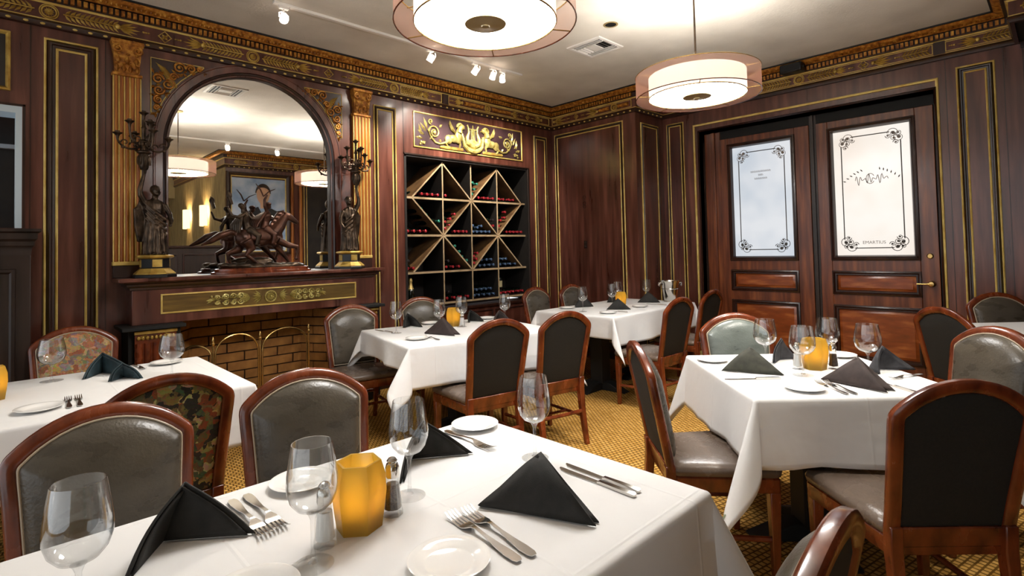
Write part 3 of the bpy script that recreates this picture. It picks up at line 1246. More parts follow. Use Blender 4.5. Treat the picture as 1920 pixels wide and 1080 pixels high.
# carved spandrels: relief panels in the two upper corners
for s in (-1, 1):
    sp = MB(FA)
    ux = ARX + s * .775
    d = -s            # towards the arch centre line
    vt = 2.905
    Rb = ARR + .115
    # rounded triangular ground
    poly = [(ux, vt), (ux, 2.50)]
    a0 = math.acos(min(1, .775 / Rb)) if .775 < Rb else 0.0
    arc = [radians(a) for a in (18, 26, 34, 42, 50, 58)]
    poly = [(ux, vt), (ux, ARZ + Rb * sin(arc[0]))]
    poly += [(ARX + s * Rb * cos(a), ARZ + Rb * sin(a)) for a in arc]
    poly += [(ARX + s * Rb * cos(arc[-1]), vt)]
    root = tag(empty('spandrel_carving', (ux, YA, 2.7)), ('carved gilt spandrel panel above the arch, beside the left pilaster' if s < 0 else 'carved gilt spandrel panel above the arch, beside the right pilaster'), 'carving', 'spandrel carvings over the mirror')
    lm = frame_mtx('A', 0) @ Matrix.Translation((-ux, -2.7, 0))
    g = MB(lm)
    g.prism(poly, 0, .004)
    g.build('ground', 'groove_wood', root)
    g = MB(lm)
    g.tube([(p[0], p[1], .006) for p in poly], .004, 5, closed=True, up=(0, 0, 1))
    g.build('gilt_fillet', 'gilt_line', root)
    # winged torch and scrolls
    g = MB(lm)
    for k in range(7):
        g.leaf(ux + d * (.03 + .012 * k), vt - .03 - .02 * k, (radians(-38) if d > 0 else pi + radians(38)), .15 - .006 * k, .032, .016, .004)
    g.build('carved_wing', 'gilt', root)
    g = MB(lm)
    for (du, dv, r0, a0, sg) in ((.19, .045, .045, 0, 1), (.27, .035, .034, pi, -1), (.045, .16, .040, 0, 1), (.11, .19, .045, pi / 2, -1), (.05, .245, .036, 0, -1), (.045, .32, .030, pi / 2, 1), (.035, .385, .020, 0, 1), (.33, .03, .02, 0, 1), (.15, .125, .03, 0, 1)):
        g.scroll(ux + d * du, vt - dv, r0, 1.6, a0 if d > 0 else pi - a0, sg * d, .009, .008, .15, 6)
    rr = random.Random(3)
    for (du, dv) in ((.08, .12), (.03, .21), (.09, .26), (.03, .29), (.06, .36), (.22, .08), (.30, .06), (.03, .42), (.02, .12), (.13, .16), (.17, .09), (.36, .045)):
        for q in range(3):
            g.leaf(ux + d * du, vt - dv, rr.uniform(0, 2 * pi), .045, .022, .016, .004)
    g.build('carved_foliage', 'carved_gold', root)

# fluted pilasters
def pilaster(x0, x1, lab, m):
    root = tag(empty('fluted_pilaster', ((x0 + x1) / 2, YA, 1.225)), lab, 'pilaster', 'gilded pilasters beside the mirror')
    c = (x0 + x1) / 2
    w = (x1 - x0) / 2
    lm = frame_mtx('A', 0) @ Matrix.Translation((0, -1.225, 0))
    b = MB(lm)
    b.box(-w, w, 1.226, 2.72, 0, .035)
    b.build('shaft', m, root)
    nf = 5
    for i in range(nf):
        u = -w + (i + .5) * 2 * w / nf
        b = MB(lm)
        b.lathe([(w / nf * .82, 0), (w / nf * .82, 1.36)], 8, (0, 0, 0))
        # half-round reed with its gold arris
        b.v, b.f = [], []
        b.rings([[(u + w / nf * .80 * cos(a), z, .035 + .014 * sin(a)) for a in [pi * j / 6 for j in range(7)]] for z in (1.345, 2.71)], closed=False)
        b.build('reed', m, root)
    b = MB(lm)
    for i in range(nf + 1):
        u = -w + i * 2 * w / nf
        b.box(u - .004, u + .004, 1.33, 2.715, .034, .042)
    b.build('gilt_arris', 'gilt_line', root)
    b = MB(lm)
    b.box(-w - .004, w + .004, 1.226, 1.315, 0, .045)
    b.build('plinth', 'groove_wood', root, bevel=.003)
    b = MB(lm)
    b.box(-w - .008, w + .008, 1.315, 1.345, 0, .052)
    b.build('base_moulding', 'gilt_line', root, bevel=.006)
    b = MB(lm)
    b.box(-w - .010, w + .010, 2.712, 2.738, 0, .056)
    b.build('necking', 'carved_gold', root, bevel=.006)
    b = MB(lm)
    b.rings([[(-w * k, z, 0), (-w * k, z, n), (w * k, z, n), (w * k, z, 0)] for k, z, n in
             ((.92, 2.738, .040), (.94, 2.80, .044), (1.0, 2.87, .056), (1.12, 2.935, .072), (1.18, 2.95, .08))], closed=False, caps=False)
    b.build('capital_bell', 'carved_gold', root)
    b = MB(lm)
    for row, (z, hgt, nn) in enumerate(((2.742, .06, 4), (2.80, .07, 3))):
        for i in range(nn):
            u = -w + (i + .5) * 2 * w / nn
            b.leaf(u, z, pi / 2, hgt, .038, .02, .044 + .008 * row)
            b.ell((u, z + hgt, .062 + .01 * row), (.014, .008, .012), 6, 4)
    for s in (-1, 1):
        b.scroll(s * w * .72, 2.905, .03, 1.5, pi / 2, -s, .011, .066, .2)
    b.build('acanthus', 'carved_gold', root)
    b = MB(lm)
    b.box(-w * 1.22, w * 1.22, 2.945, 2.975, 0, .086)
    b.build('abacus', 'carved_gold', root, bevel=.006)


pilaster(.603, .769, 'amber gilded fluted pilaster left of the mirror, behind the candelabrum with outstretched branches', 'orange_gold')
pilaster(2.497, 2.668, 'gilded fluted pilaster right of the mirror, towards the wine rack', 'orange_gold')

# ------------------------------------------------------------------ fireplace
HX0, HX1 = .685, 2.583
fp = tag(empty('fireplace', (1.634, YA, 0)), 'dark wood fireplace with gilt frieze panel and brick firebox under the mirror', 'fireplace')
fo = Matrix.Translation((-1.634, -YA, 0))


def F(mb_, nm, m, bev=.003, par=None, **k):
    return mb_.build(nm, m, par or fp, bevel=bev, **k)


b = MB(fo)
b.box(.598, 2.672, 4.53, YA, 1.196, 1.225)
F(b, 'mantel_shelf', 'wall_wood', .006)
b = MB(fo)
sw = [(0, 1.135), (.012, 1.140), (.014, 1.155), (.030, 1.165), (.034, 1.180), (.052, 1.188), (.056, 1.196)]
pth = [(HX0, YA), (HX0, 4.60), (HX1, 4.60), (HX1, YA)]
b2 = MB(fo)
sweep_plan(b2, pth[:], sw)
F(b2, 'bed_moulding', 'groove_wood', 0)
b2 = MB(fo)
sweep_plan(b2, pth, [(.0135, 1.157), (.020, 1.158), (.028, 1.164), (.030, 1.166)])
F(b2, 'gilt_fillet', 'olive_gold', 0)
b = MB(fo)
b.box(HX0, HX1, 4.60, YA, .888, 1.19)
F(b, 'frieze_board', 'wall_wood', .004)
ff = fo @ frame_mtx('A', 4.60)
b = MB(ff)
b.frame(.858, 2.402, .955, 1.102, [(0, 0), (.002, .010), (.010, .012), (.014, .002)])
F(b, 'gilt_fillet', 'gilt_line', 0)
b = MB(ff)
b.box(.868, 2.392, .965, 1.092, 0, .003)
fpan = F(b, 'frieze_panel', 'olive_gold', 0)
# central gilt ornament: rosette between mirrored sprays
b = MB(ff)
uc, vc = 1.634, 1.028
b.rosette(uc, vc, .040, .02, .003, 14)
b.ringm(uc, vc, .044, .006, .008, 20)
b.build('gilt_rosette', 'gilt_bright', fpan)
for s in (-1, 1):
    b = MB(ff)
    rr = random.Random(5)
    for k in range(6):
        a = (k - 2.5) * .34
        b.leaf(uc + s * .07, vc, a if s > 0 else pi - a, .075, .022, .016, .003)
    for k in range(5):
        a = (k - 2) * .30
        b.leaf(uc + s * .155, vc, a if s > 0 else pi - a, .085, .028, .018, .003)
    for k, (du, dv, r0) in enumerate(((.23, .020, .026), (.23, -.020, .026), (.285, .022, .022), (.285, -.022, .022), (.34, .020, .024), (.34, -.020, .024), (.40, .018, .018), (.40, -.018, .018))):
        b.scroll(uc + s * du, vc + dv, r0, 1.4, 0 if s > 0 else pi, (1 if dv > 0 else -1) * s, .007, .006, .2, 5)
    for k in range(9):
        du = .20 + k * .029
        b.leaf(uc + s * du, vc, (.5 if k % 2 else -.5) if s > 0 else pi - (.5 if k % 2 else -.5), .05, .02, .016, .003)
        b.ell((uc + s * (du + .01), vc + (.03 if k % 3 else -.03), .008), (.009, .009, .009), 6, 4)
    b.leaf(uc + s * .42, vc, 0 if s > 0 else pi, .06, .03, .012, .003)
    b.build('gilt_spray', 'gilt_bright', fpan)
# legs with capital, gilt band and flutes
for x0, x1 in ((.655, .975), (2.29, 2.612)):
    b = MB(fo)
    b.box(x0 - .045, x1 + .02, 4.47, YA, .862, .888)
    F(b, 'leg_cap', 'black_matte', .004)
    b = MB(fo)
    b.box(x0, x1, 4.55, YA, 0, .862)
    leg = F(b, 'leg', 'black_matte', .004)
    b = MB(fo)
    b.box(x0 + .035, x1 - .035, 4.515, 4.56, .10, .855)
    lf = b.build('leg_front', 'chair_wood', leg)
    b = MB(fo)
    b.box(x0 + .03, x1 - .03, 4.500, 4.52, .832, .856)
    b.build('gilt_band', 'gilt', leg, bevel=.004)
    fq = fo @ frame_mtx('A', 4.515)
    b = MB(fq)
    for k in range(9):
        b.ell((x0 + .055 + k * (x1 - x0 - .11) / 8, .806, .006), (.012, .016, .012), 7, 4)
    b.leaf(x0 + .05, .79, .6, .07, .03, .014)
    b.leaf(x1 - .05, .79, pi - .6, .07, .03, .014)
    b.build('capital_ornament', 'gilt', leg)
    for k in range(5):
        b = MB(fq)
        u = x0 + .06 + k * (x1 - x0 - .12) / 4
        b.rings([[(u + .022 * cos(a), z, .018 * sin(a)) for a in [pi * j / 6 for j in range(7)]] for z in (.12, .77)], closed=False)
        b.build('reed', 'chair_wood', leg)
# firebox
FX0, FX1, FY = .975, 2.29, 5.12
b = MB(fo)
b.box(FX0 - .05, FX1 + .05, FY, FY + .05, -.01, 1.2)
b.box(FX0 - .05, FX1 + .05, YA, FY, .90, .95)
b.hexa([(FX0 - .1, YA, 0), (FX0, YA, 0), (FX0 + .19, FY, 0), (FX0 + .05, FY + .05, 0), (FX0 - .1, YA, 1.2), (FX0, YA, 1.2), (FX0 + .19, FY, 1.2), (FX0 + .05, FY + .05, 1.2)])
b.hexa([(FX1, YA, 0), (FX1 + .1, YA, 0), (FX1 - .05, FY + .05, 0), (FX1 - .19, FY, 0), (FX1, YA, 1.2), (FX1 + .1, YA, 1.2), (FX1 - .05, FY + .05, 1.2), (FX1 - .19, FY, 1.2)])
F(b, 'firebox', 'mortar', 0)
b = MB(fo)
b.box(FX0, FX1, 4.62, FY, 0, .03)
F(b, 'hearth', 'mortar', 0)
CH, CW = .083, .285
bmesh_brick = []
for q in range(3):
    bb = MB()
    rr = random.Random(q)
    w, h, d = CW - .012, CH - .011, .014
    j = lambda: rr.uniform(-.003, .003)
    bb.hexa([(0, -d + j(), 0), (w, -d + j(), 0), (w, 0, 0), (0, 0, 0), (0, -d + j(), h), (w, -d + j(), h), (w, 0, h), (0, 0, h)])
    me = bb.mesh('brick', 'brick')
    bmesh_brick.append(me)
half_me = MB()
half_me.box(0, CW * .5 - .012, -.014, 0, 0, CH - .011)
half_brick = half_me.mesh('brick', 'brick')


def bricks(p0, p1, z0, z1):
    """courses of bricks on the vertical face from p0 to p1 (plan points)"""
    dx, dy = p1[0] - p0[0], p1[1] - p0[1]
    L = hypot(dx, dy)
    ang = atan2(dy, dx)
    row = 0
    z = z0
    while z + CH <= z1 + .02:
        u = 0.0
        first = row % 2 == 1
        while u < L - .03:
            w = CW * .5 if first else CW
            first = False
            sc = min(1.0, (L - u) / w)
            me = half_brick if w < CW else random.choice(bmesh_brick)
            o = bpy.data.objects.new('brick', me)
            COL.objects.link(o)
            o.parent = fp
            o.location = (p0[0] + dx * u / L - 1.634, p0[1] + dy * u / L - YA, z)
            o.rotation_euler = (0, 0, ang)
            o.scale = (sc, 1, 1)
            u += w
        z += CH
        row += 1


bricks((FX0 + .19, FY), (FX1 - .19, FY), .03, .90)
bricks((FX1 - .19, FY), (FX1, YA), .03, .90)
bricks((FX0, YA), (FX0 + .19, FY), .03, .90)
bricks((FX1 - .001, YA), (FX1, 4.63), .03, .86)

# brass fire screen, three arched folds
scr = tag(empty('fire_screen', (1.53, 4.47, 0)), 'folding brass fire screen with three arched panels before the firebox', 'fire screen')
folds = [((.99, 4.66), (1.163, 4.45), .70), ((1.163, 4.45), (1.502, 4.46), .765), ((1.502, 4.46), (1.93, 4.55), .765)]
for i, (p, q, ht) in enumerate(folds):
    w = hypot(q[0] - p[0], q[1] - p[1])
    pts = []
    sh = .60
    for k in range(17):
        t = pi * k / 16
        s = .5 - .5 * cos(t)
        pts.append((p[0] + (q[0] - p[0]) * (.04 + .92 * s) - 1.53, p[1] + (q[1] - p[1]) * (.04 + .92 * s) - 4.47, sh + (ht - sh) * sin(t) ** .8))
    pts = [(pts[0][0], pts[0][1], .03)] + pts + [(pts[-1][0], pts[-1][1], .03)]
    b = MB()
    b.tube(pts, .007, 8)
    b.tube([pts[0], pts[-1]], .006, 8)
    fr = b.build('arched_frame', 'brass', scr)
for p in ((.99, 4.66), (1.163, 4.45), (1.502, 4.46), (1.93, 4.55)):
    b = MB()
    b.tube([(p[0] - 1.53, p[1] - 4.47, 0), (p[0] - 1.53, p[1] - 4.47, .70)], .008, 8)
    b.lathe([(0, .69), (.012, .70), (.014, .715), (.008, .725), (.010, .74), (.003, .765), (0, .77)], 10, (p[0] - 1.53, p[1] - 4.47, 0))
    b.build('post', 'brass', scr)

# ------------------------------------------------------------------ wine rack recess
RX = [3.20 + .415 * i for i in range(5)]
RZ = [2.36, 1.952, 1.543, 1.138, .785]
RY, RYB = 4.865, 5.26
rack = tag(empty('wine_rack', (4.02, RY, 0)), 'built-in wine rack of shelves and crossed diagonals beside the fireplace', 'wine rack')
ro = Matrix.Translation((-4.02, -RY, 0))
b = MB(ro)
b.box(3.09, 4.955, RYB, RYB + .02, .70, 2.42)
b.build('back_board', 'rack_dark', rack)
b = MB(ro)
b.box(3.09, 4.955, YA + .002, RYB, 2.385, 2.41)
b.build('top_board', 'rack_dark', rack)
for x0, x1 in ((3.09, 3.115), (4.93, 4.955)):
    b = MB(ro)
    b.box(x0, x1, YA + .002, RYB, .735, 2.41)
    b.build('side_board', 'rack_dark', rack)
b = MB(ro)
b.rings([[(3.09 + d, y, 2.41 - d), (4.955 - d, y, 2.41 - d), (4.955 - d, y, .735), (3.09 + d, y, .735)] for d, y in ((-.012, YA), (-.010, YA - .012), (.004, YA - .012), (.010, YA + .004))], closed=False)
b.build('rack_frame', 'dark_wood', rack)
for i, z in enumerate(RZ[1:]):
    b = MB(ro)
    b.box(3.115, 4.93, RY, RYB, z - .011, z + .011)
    b.build('shelf', 'dark_wood' if i != 3 else 'groove_wood', rack, bevel=.002)
    b = MB(ro)
    b.box(3.115, 4.93, RY - .003, RY, z - .011, z + .011)
    b.build('shelf_edge', 'rack_wood', rack)
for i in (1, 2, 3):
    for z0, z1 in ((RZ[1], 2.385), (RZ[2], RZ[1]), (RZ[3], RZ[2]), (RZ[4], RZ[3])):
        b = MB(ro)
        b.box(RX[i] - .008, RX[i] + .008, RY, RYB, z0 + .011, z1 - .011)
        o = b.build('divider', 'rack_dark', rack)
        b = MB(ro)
        b.box(RX[i] - .008, RX[i] + .008, RY - .004, RY, z0 + .011, z1 - .011)
        b.build('front_edge', 'rack_wood', o)


def diag(i0, z0, i1, z1):
    dx, dz = RX[i1] - RX[i0], z1 - z0
    L = hypot(dx, dz)
    nx, nz = -dz / L * .008, dx / L * .008
    k = .02
    a = (RX[i0] + dx * k, z0 + dz * k)
    c = (RX[i1] - dx * k, z1 - dz * k)
    b = MB(ro @ frame_mtx('A', RY))
    b.prism([(a[0] + nx, a[1] + nz), (a[0] - nx, a[1] - nz), (c[0] - nx, c[1] - nz), (c[0] + nx, c[1] + nz)], -(RYB - RY), .004)
    o = b.build('diagonal', 'rack_board', rack)
    b = MB(ro @ frame_mtx('A', RY))
    b.prism([(a[0] + nx, a[1] + nz), (a[0] - nx, a[1] - nz), (c[0] - nx, c[1] - nz), (c[0] + nx, c[1] + nz)], .004, .008)
    b.build('front_edge', 'rack_wood', o)


for c in (1, 3):
    diag(c, RZ[0], c - 1, RZ[1])
    diag(c, RZ[0], c + 1, RZ[1])
    diag(c, RZ[2], c - 1, RZ[1])
    diag(c, RZ[2], c + 1, RZ[1])
    diag(c, RZ[2], c - 1, RZ[3])
    diag(c, RZ[2], c + 1, RZ[3])
# panelled base below the rack
b = MB(ro)
b.box(3.09, 4.955, 4.78, YA + .05, .70, .735)
b.build('ledge', 'groove_wood', rack, bevel=.006)
for k in range(3):
    b = MB(ro @ frame_mtx('A', YA))
    u0 = 3.14 + k * .6
    b.frame(u0, u0 + .56, .2, .66, [(0, 0), (.002, .012), (.012, .014), (.02, .004)])
    b.build('base_panel', 'groove_wood', rack)


# bottles: necks outward
def make_bottle(cap):
    def mk():
        root = tag(empty('wine_bottle'), cat='bottle')
        b = MB(Matrix.Rotation(radians(90), 4, 'X'))          # axis: z of profile -> -y
        b.lathe([(0, -.30), (.034, -.30), (.037, -.295), (.037, -.12), (.033, -.10), (.016, -.075), (.0145, -.05), (0, -.05)], 12)
        b.build('body', 'bottle_glass', root)
        b = MB(Matrix.Rotation(radians(90), 4, 'X'))
        b.lathe([(.0148, -.052), (.0152, -.008), (.0162, -.006), (.0162, 0), (.012, .003), (0, .003)], 12)
        b.build('capsule', cap, root)
        return root
    return mk


BK = {k: Kind(make_bottle(k)) for k in ('red_cap', 'blue_cap', 'green_cap', 'dark_cap')}
CAPW = {'red_cap': 'red', 'blue_cap': 'blue-black', 'green_cap': 'green', 'dark_cap': 'black'}


def bottle(x, z, cap, where):
    BK[cap].place((x, RY + .012 + random.uniform(0, .02), z), 0, '%s-capped wine bottle %s' % (CAPW[cap], where), 'wine bottles lying in the rack')


ORD = ('leftmost', 'second', 'third', 'fourth', 'fifth', 'sixth')


def row(x0, x1, n, z, cap, where):
    for i in range(n):
        bottle(x0 + (x1 - x0) * i / max(1, n - 1), z + .011 + .038, cap, where + (', %s' % ORD[i] if n > 1 else ''))


s1, s2, s3, s4 = RZ[1:]
row(3.275, 3.565, 5, s1, 'red_cap', 'on the top shelf under the left diamond')
row(3.675, 3.69, 1, s1, 'red_cap', 'on the top shelf, right of the first divider')
row(4.17, 4.395, 4, s1, 'red_cap', 'on the top shelf left of the third divider')
row(4.50, 4.76, 4, s1, 'red_cap', 'on the top shelf right of the third divider')
for (x, z), w in zip(((4.075, 2.175), (4.15, 2.165), (4.11, 2.10), (4.075, 2.04)), ('top left', 'top right', 'middle', 'lowest')):
    bottle(x, z, 'green_cap', 'in the pile beside the middle divider, %s of it' % w)
row(3.165, 3.40, 4, s2, 'red_cap', 'on the second shelf in the left bay')
for (x, z), w in zip(((3.335, 1.835), (3.40, 1.77), (3.465, 1.705), (3.53, 1.64), (3.57, 1.705)), ('highest', 'second highest', 'third down', 'lowest', 'rightmost')):
    bottle(x, z, 'green_cap' if z > 1.66 else 'blue_cap', 'along the upper left diagonal, %s' % w)
for (x, z), w in zip(((3.665, 1.70), (3.735, 1.735), (3.665, 1.625), (3.73, 1.66), (3.80, 1.79)), ('upper left', 'upper middle', 'lower left', 'lower middle', 'upper right')):
    bottle(x, z, 'red_cap', 'piled right of the first divider on shelf two, %s' % w)
row(3.80, 3.98, 4, s2, 'red_cap', 'on the second shelf left of the middle divider')
row(4.07, 4.33, 5, s2, 'blue_cap', 'on the second shelf right of the middle divider')
for (x, z), w in zip(((4.075, 1.665), (4.14, 1.64), (4.21, 1.66)), ('left', 'middle', 'right')):
    bottle(x, z, 'blue_cap', 'in the upper layer on shelf two, %s one' % w)
for (x, z), w in zip(((4.395, 1.665), (4.39, 1.735), (4.49, 1.665), (4.52, 1.735), (4.585, 1.77), (4.60, 1.84)), ('just left of it, lower', 'just left of it, upper', 'just right of it, lower', 'just right of it, upper', 'third up the diagonal', 'highest on the diagonal')):
    bottle(x, z, 'red_cap' if x != 4.39 else 'dark_cap', 'by the third divider, %s' % w)
row(4.62, 4.88, 5, s2, 'red_cap', 'on the second shelf in the right bay')
for (x, z), w in zip(((3.155, 1.19), (3.225, 1.19), (3.165, 1.27)), ('left below', 'right below', 'on top')):
    bottle(x, z, 'red_cap' if z < 1.25 else 'dark_cap', 'on the third shelf in the left corner, %s' % w)
for (x, z), w in zip(((3.80, 1.425), (3.855, 1.36), (3.905, 1.30), (3.965, 1.255)), ('highest', 'second highest', 'third down', 'lowest')):
    bottle(x, z, 'green_cap', 'along the lower middle diagonal, %s' % w)
row(3.665, 3.85, 3, s3, 'red_cap', 'on the third shelf right of the first divider')
bottle(3.70, s3 + .118, 'dark_cap', 'on top of the red ones, third shelf')
for (x, z), w in zip(((4.075, 1.30), (4.075, 1.22), (4.14, 1.335), (4.125, 1.265)), ('upper left', 'lower left', 'upper right', 'lower right')):
    bottle(x, z, 'red_cap', 'piled right of the middle divider on shelf three, %s' % w)
row(4.17, 4.395, 4, s3, 'blue_cap', 'on the third shelf left of the third divider')
for x, w in zip((4.205, 4.28, 4.355), ('left', 'middle', 'right')):
    bottle(x, s3 + .115, 'blue_cap', 'in the upper layer on shelf three, %s one' % w)
row(4.50, 4.76, 4, s3, 'blue_cap', 'on the third shelf right of the third divider')
for x, w in zip((4.535, 4.61), ('left', 'right')):
    bottle(x, s3 + .115, 'blue_cap', 'in the upper layer right of the third divider, %s one' % w)
row(3.67, 3.97, 4, s4, 'red_cap', 'on the lowest shelf right of the first divider')
bottle(3.70, s4 + .118, 'dark_cap', 'on top of the red ones, lowest shelf')
row(4.075, 4.38, 5, s4, 'blue_cap', 'on the lowest shelf right of the middle divider')
for x, w in zip((4.11, 4.19, 4.265, 4.34), ('leftmost', 'second', 'third', 'rightmost')):
    bottle(x, s4 + .115, 'blue_cap', 'in the upper layer on the lowest shelf, %s one' % w)
row(4.50, 4.88, 6, s4, 'red_cap', 'on the lowest shelf in the right bay')
# two standing bottles
r = tag(empty('champagne_bottle', (3.215, 4.93, s4 + .011)), 'gold-foiled champagne bottle standing in the lowest left bay', 'bottle')
b = MB()
b.lathe([(0, 0), (.040, 0), (.043, .006), (.043, .13), (.038, .16), (.022, .20), (.018, .22), (0, .22)], 16)
b.build('body', 'bottle_glass', r)
b = MB()
b.lathe([(.0385, .158), (.0228, .20), (.0188, .222), (.017, .245), (.021, .25), (.021, .262), (.018, .275), (.012, .286), (0, .288)], 16)
b.build('foil', 'gold_foil', r)
r = tag(empty('wine_bottle', (4.60, 5.03, s4 + .011)), 'dark bottle with cream label standing in the lowest right bay', 'bottle')
b = MB()
b.lathe([(0, 0), (.040, 0), (.042, .006), (.042, .20), (.036, .22), (.016, .25), (.0145, .31), (0, .31)], 16)
b.build('body', 'bottle_glass', r)
b = MB()
b.rings([[(.0425 * cos(a), .0425 * sin(a), z) for a in [radians(200 + 14 * k) for k in range(11)]] for z in (.10, .18)], closed=False)
b.build('paper_label', 'paper', r)

# ------------------------------------------------------------------ gilt relief with griffins and lyre above the rack
G0u, G1u, G0v, G1v = 3.205, 4.855, 2.495, 2.885
rel = tag(empty('griffin_relief', ((G0u + G1u) / 2, YA, (G0v + G1v) / 2)), 'framed gilt relief of winged griffins and a lyre above the wine rack', 'relief')
rm = frame_mtx('A', 0) @ Matrix.Translation((-(G0u + G1u) / 2, -(G0v + G1v) / 2, 0))
b = MB(rm)
b.box(G0u + .01, G1u - .01, G0v + .01, G1v - .01, 0, .004)
gr = b.build('ground', 'relief_ground', rel)
b = MB(rm)
b.frame(G0u, G1u, G0v, G1v, [(0, 0), (.002, .014), (.010, .016), (.016, .004)])
b.build('gilt_frame', 'gilt_line', rel)
cu, cv = (G0u + G1u) / 2, (G0v + G1v) / 2
n0 = .004
b = MB(rm)                                                  # lyre
for s in (-1, 1):
    b.tube([(cu + s * .02, cv - .10, n0 + .012), (cu + s * .085, cv - .07, n0 + .014), (cu + s * .092, cv - .01, n0 + .014), (cu + s * .062, cv + .06, n0 + .012), (cu + s * .07, cv + .12, n0 + .01), (cu + s * .085, cv + .145, n0 + .01)], [.026, .028, .022, .013, .010, .012], 8)
b.ell((cu, cv - .075, n0 + .008), (.085, .06, .018), 14, 6)
b.tube([(cu - .07, cv + .10, n0 + .012), (cu + .07, cv + .10, n0 + .012)], .007, 6)
for k in (-2, -1, 0, 1, 2):
    b.tube([(cu + k * .014, cv - .05, n0 + .014), (cu + k * .014, cv + .10, n0 + .014)], .0025, 4)
b.tube([(cu, cv + .02, n0 + .01), (cu, cv + .15, n0 + .01)], .006, 6)
b.build('lyre', 'gilt_bright', rel)
b = MB(rm)                                                  # garland
pts = [(cu + .165 * sin(t), cv - .155 * cos(t) - .005 + (.05 if abs(t) > 1 else 0), n0 + .012) for t in [radians(-85 + 10 * k) for k in range(18)]]
b.tube(pts, [.012 + .018 * sin(pi * k / 17) for k in range(18)], 8)
for k in range(1, 17):
    p = pts[k]
    for s in (-1, 1):
        b.leaf(p[0], p[1], radians(-85 + 10 * k) + s * 1.0, .034, .02, .022, n0 + .008)
b.build('garland', 'gilt_bright', rel)
for s in (-1, 1):
    X = lambda d: cu + s * d
    A = lambda a: a if s > 0 else pi - a
    g = MB(rm)                                              # griffin: body, haunch, chest, neck, head, legs
    g.ell((X(.285), cv - .045, n0 + .012), (.085, .045, .026), 14, 7)
    g.ell((X(.225), cv - .02, n0 + .014), (.05, .075, .028), 12, 7)
    g.ell((X(.36), cv - .06, n0 + .012), (.05, .055, .026), 12, 7)
    g.tube([(X(.215), cv + .03, n0 + .016), (X(.20), cv + .08, n0 + .018), (X(.178), cv + .10, n0 + .018)], [.04, .032, .03], 8)
    g.ell((X(.168), cv + .105, n0 + .016), (.038, .032, .024), 10, 6)
    g.leaf(X(.14), cv + .10, A(pi + .5), .03, .02, .014, n0 + .01)
    for t in range(9):
        a = .2 + t * .35
        g.ell((X(.195) + s * .042 * cos(a), cv + .095 + .042 * sin(a), n0 + .016), (.016, .016, .014), 6, 4)
    g.tube([(X(.215), cv - .06, n0 + .014), (X(.195), cv - .10, n0 + .012), (X(.205), cv - .145, n0 + .010), (X(.175), cv - .152, n0 + .01)], [.022, .014, .011, .012], 7)
    g.tube([(X(.37), cv - .07, n0 + .014), (X(.40), cv - .11, n0 + .012), (X(.375), cv - .145, n0 + .010), (X(.345), cv - .152, n0 + .01)], [.028, .016, .012, .013], 7)
    g.build('griffin', 'gilt_bright', rel)
    g = MB(rm)
    for k in range(8):
        g.leaf(X(.235) + s * .012 * k, cv + .0 + .006 * k, A(radians(38 + 5 * k)), .175 - .008 * k, .036, .022, n0 + .012, bend=.02 * s)
    g.build('wing', 'gilt_bright', rel)
    g = MB(rm)
    g.box(min(X(.15), X(.46)), max(X(.15), X(.46)), G0v + .022, G0v + .055, n0, .022)
    g.tube([(X(.46), G0v + .038, .012), (X(.48), G0v + .038, .012)], [.017, .006], 8)
    g.build('pedestal_bar', 'gilt', rel, bevel=.006)
    g = MB(rm)                                              # tail scroll and foliage
    g.tube([(X(.40), cv - .10, n0 + .008), (X(.47), cv - .125, n0 + .008), (X(.54), cv - .115, n0 + .008), (X(.60), cv - .06, n0 + .008), (X(.64), cv + .02, n0 + .008)], [.012, .011, .011, .009, .007], 7)
    g.scroll(X(.555), cv - .005, .075, 1.6, 0 if s > 0 else pi, s, .011, n0 + .004, .18, 7)
    g.scroll(X(.60), cv + .11, .032, 1.2, -pi / 2, s, .009, n0 + .004, .2, 6)
    for (du, dv, a, ln) in ((.64, .02, 1.3, .14), (.66, -.01, 1.0, .12), (.68, -.05, .6, .10), (.70, -.09, .2, .10), (.66, -.12, -.2, .09), (.61, -.09, 2.4, .07), (.48, .06, 2.6, .06), (.49, -.07, -2.2, .05), (.56, -.005, 0, .04), (.56, -.005, 2.1, .04), (.56, -.005, 4.2, .04), (.72, -.05, 1.4, .12)):
        g.leaf(X(du), cv + dv, A(a), ln, .036, .016, n0, bend=.012)
    for (du, dv) in ((.73, -.13), (.69, -.14), (.75, -.08), (.74, -.155)):
        g.ell((X(du), cv + dv, n0 + .008), (.014, .014, .012), 7, 4)
    g.build('scroll_foliage', 'gilt_bright', rel)
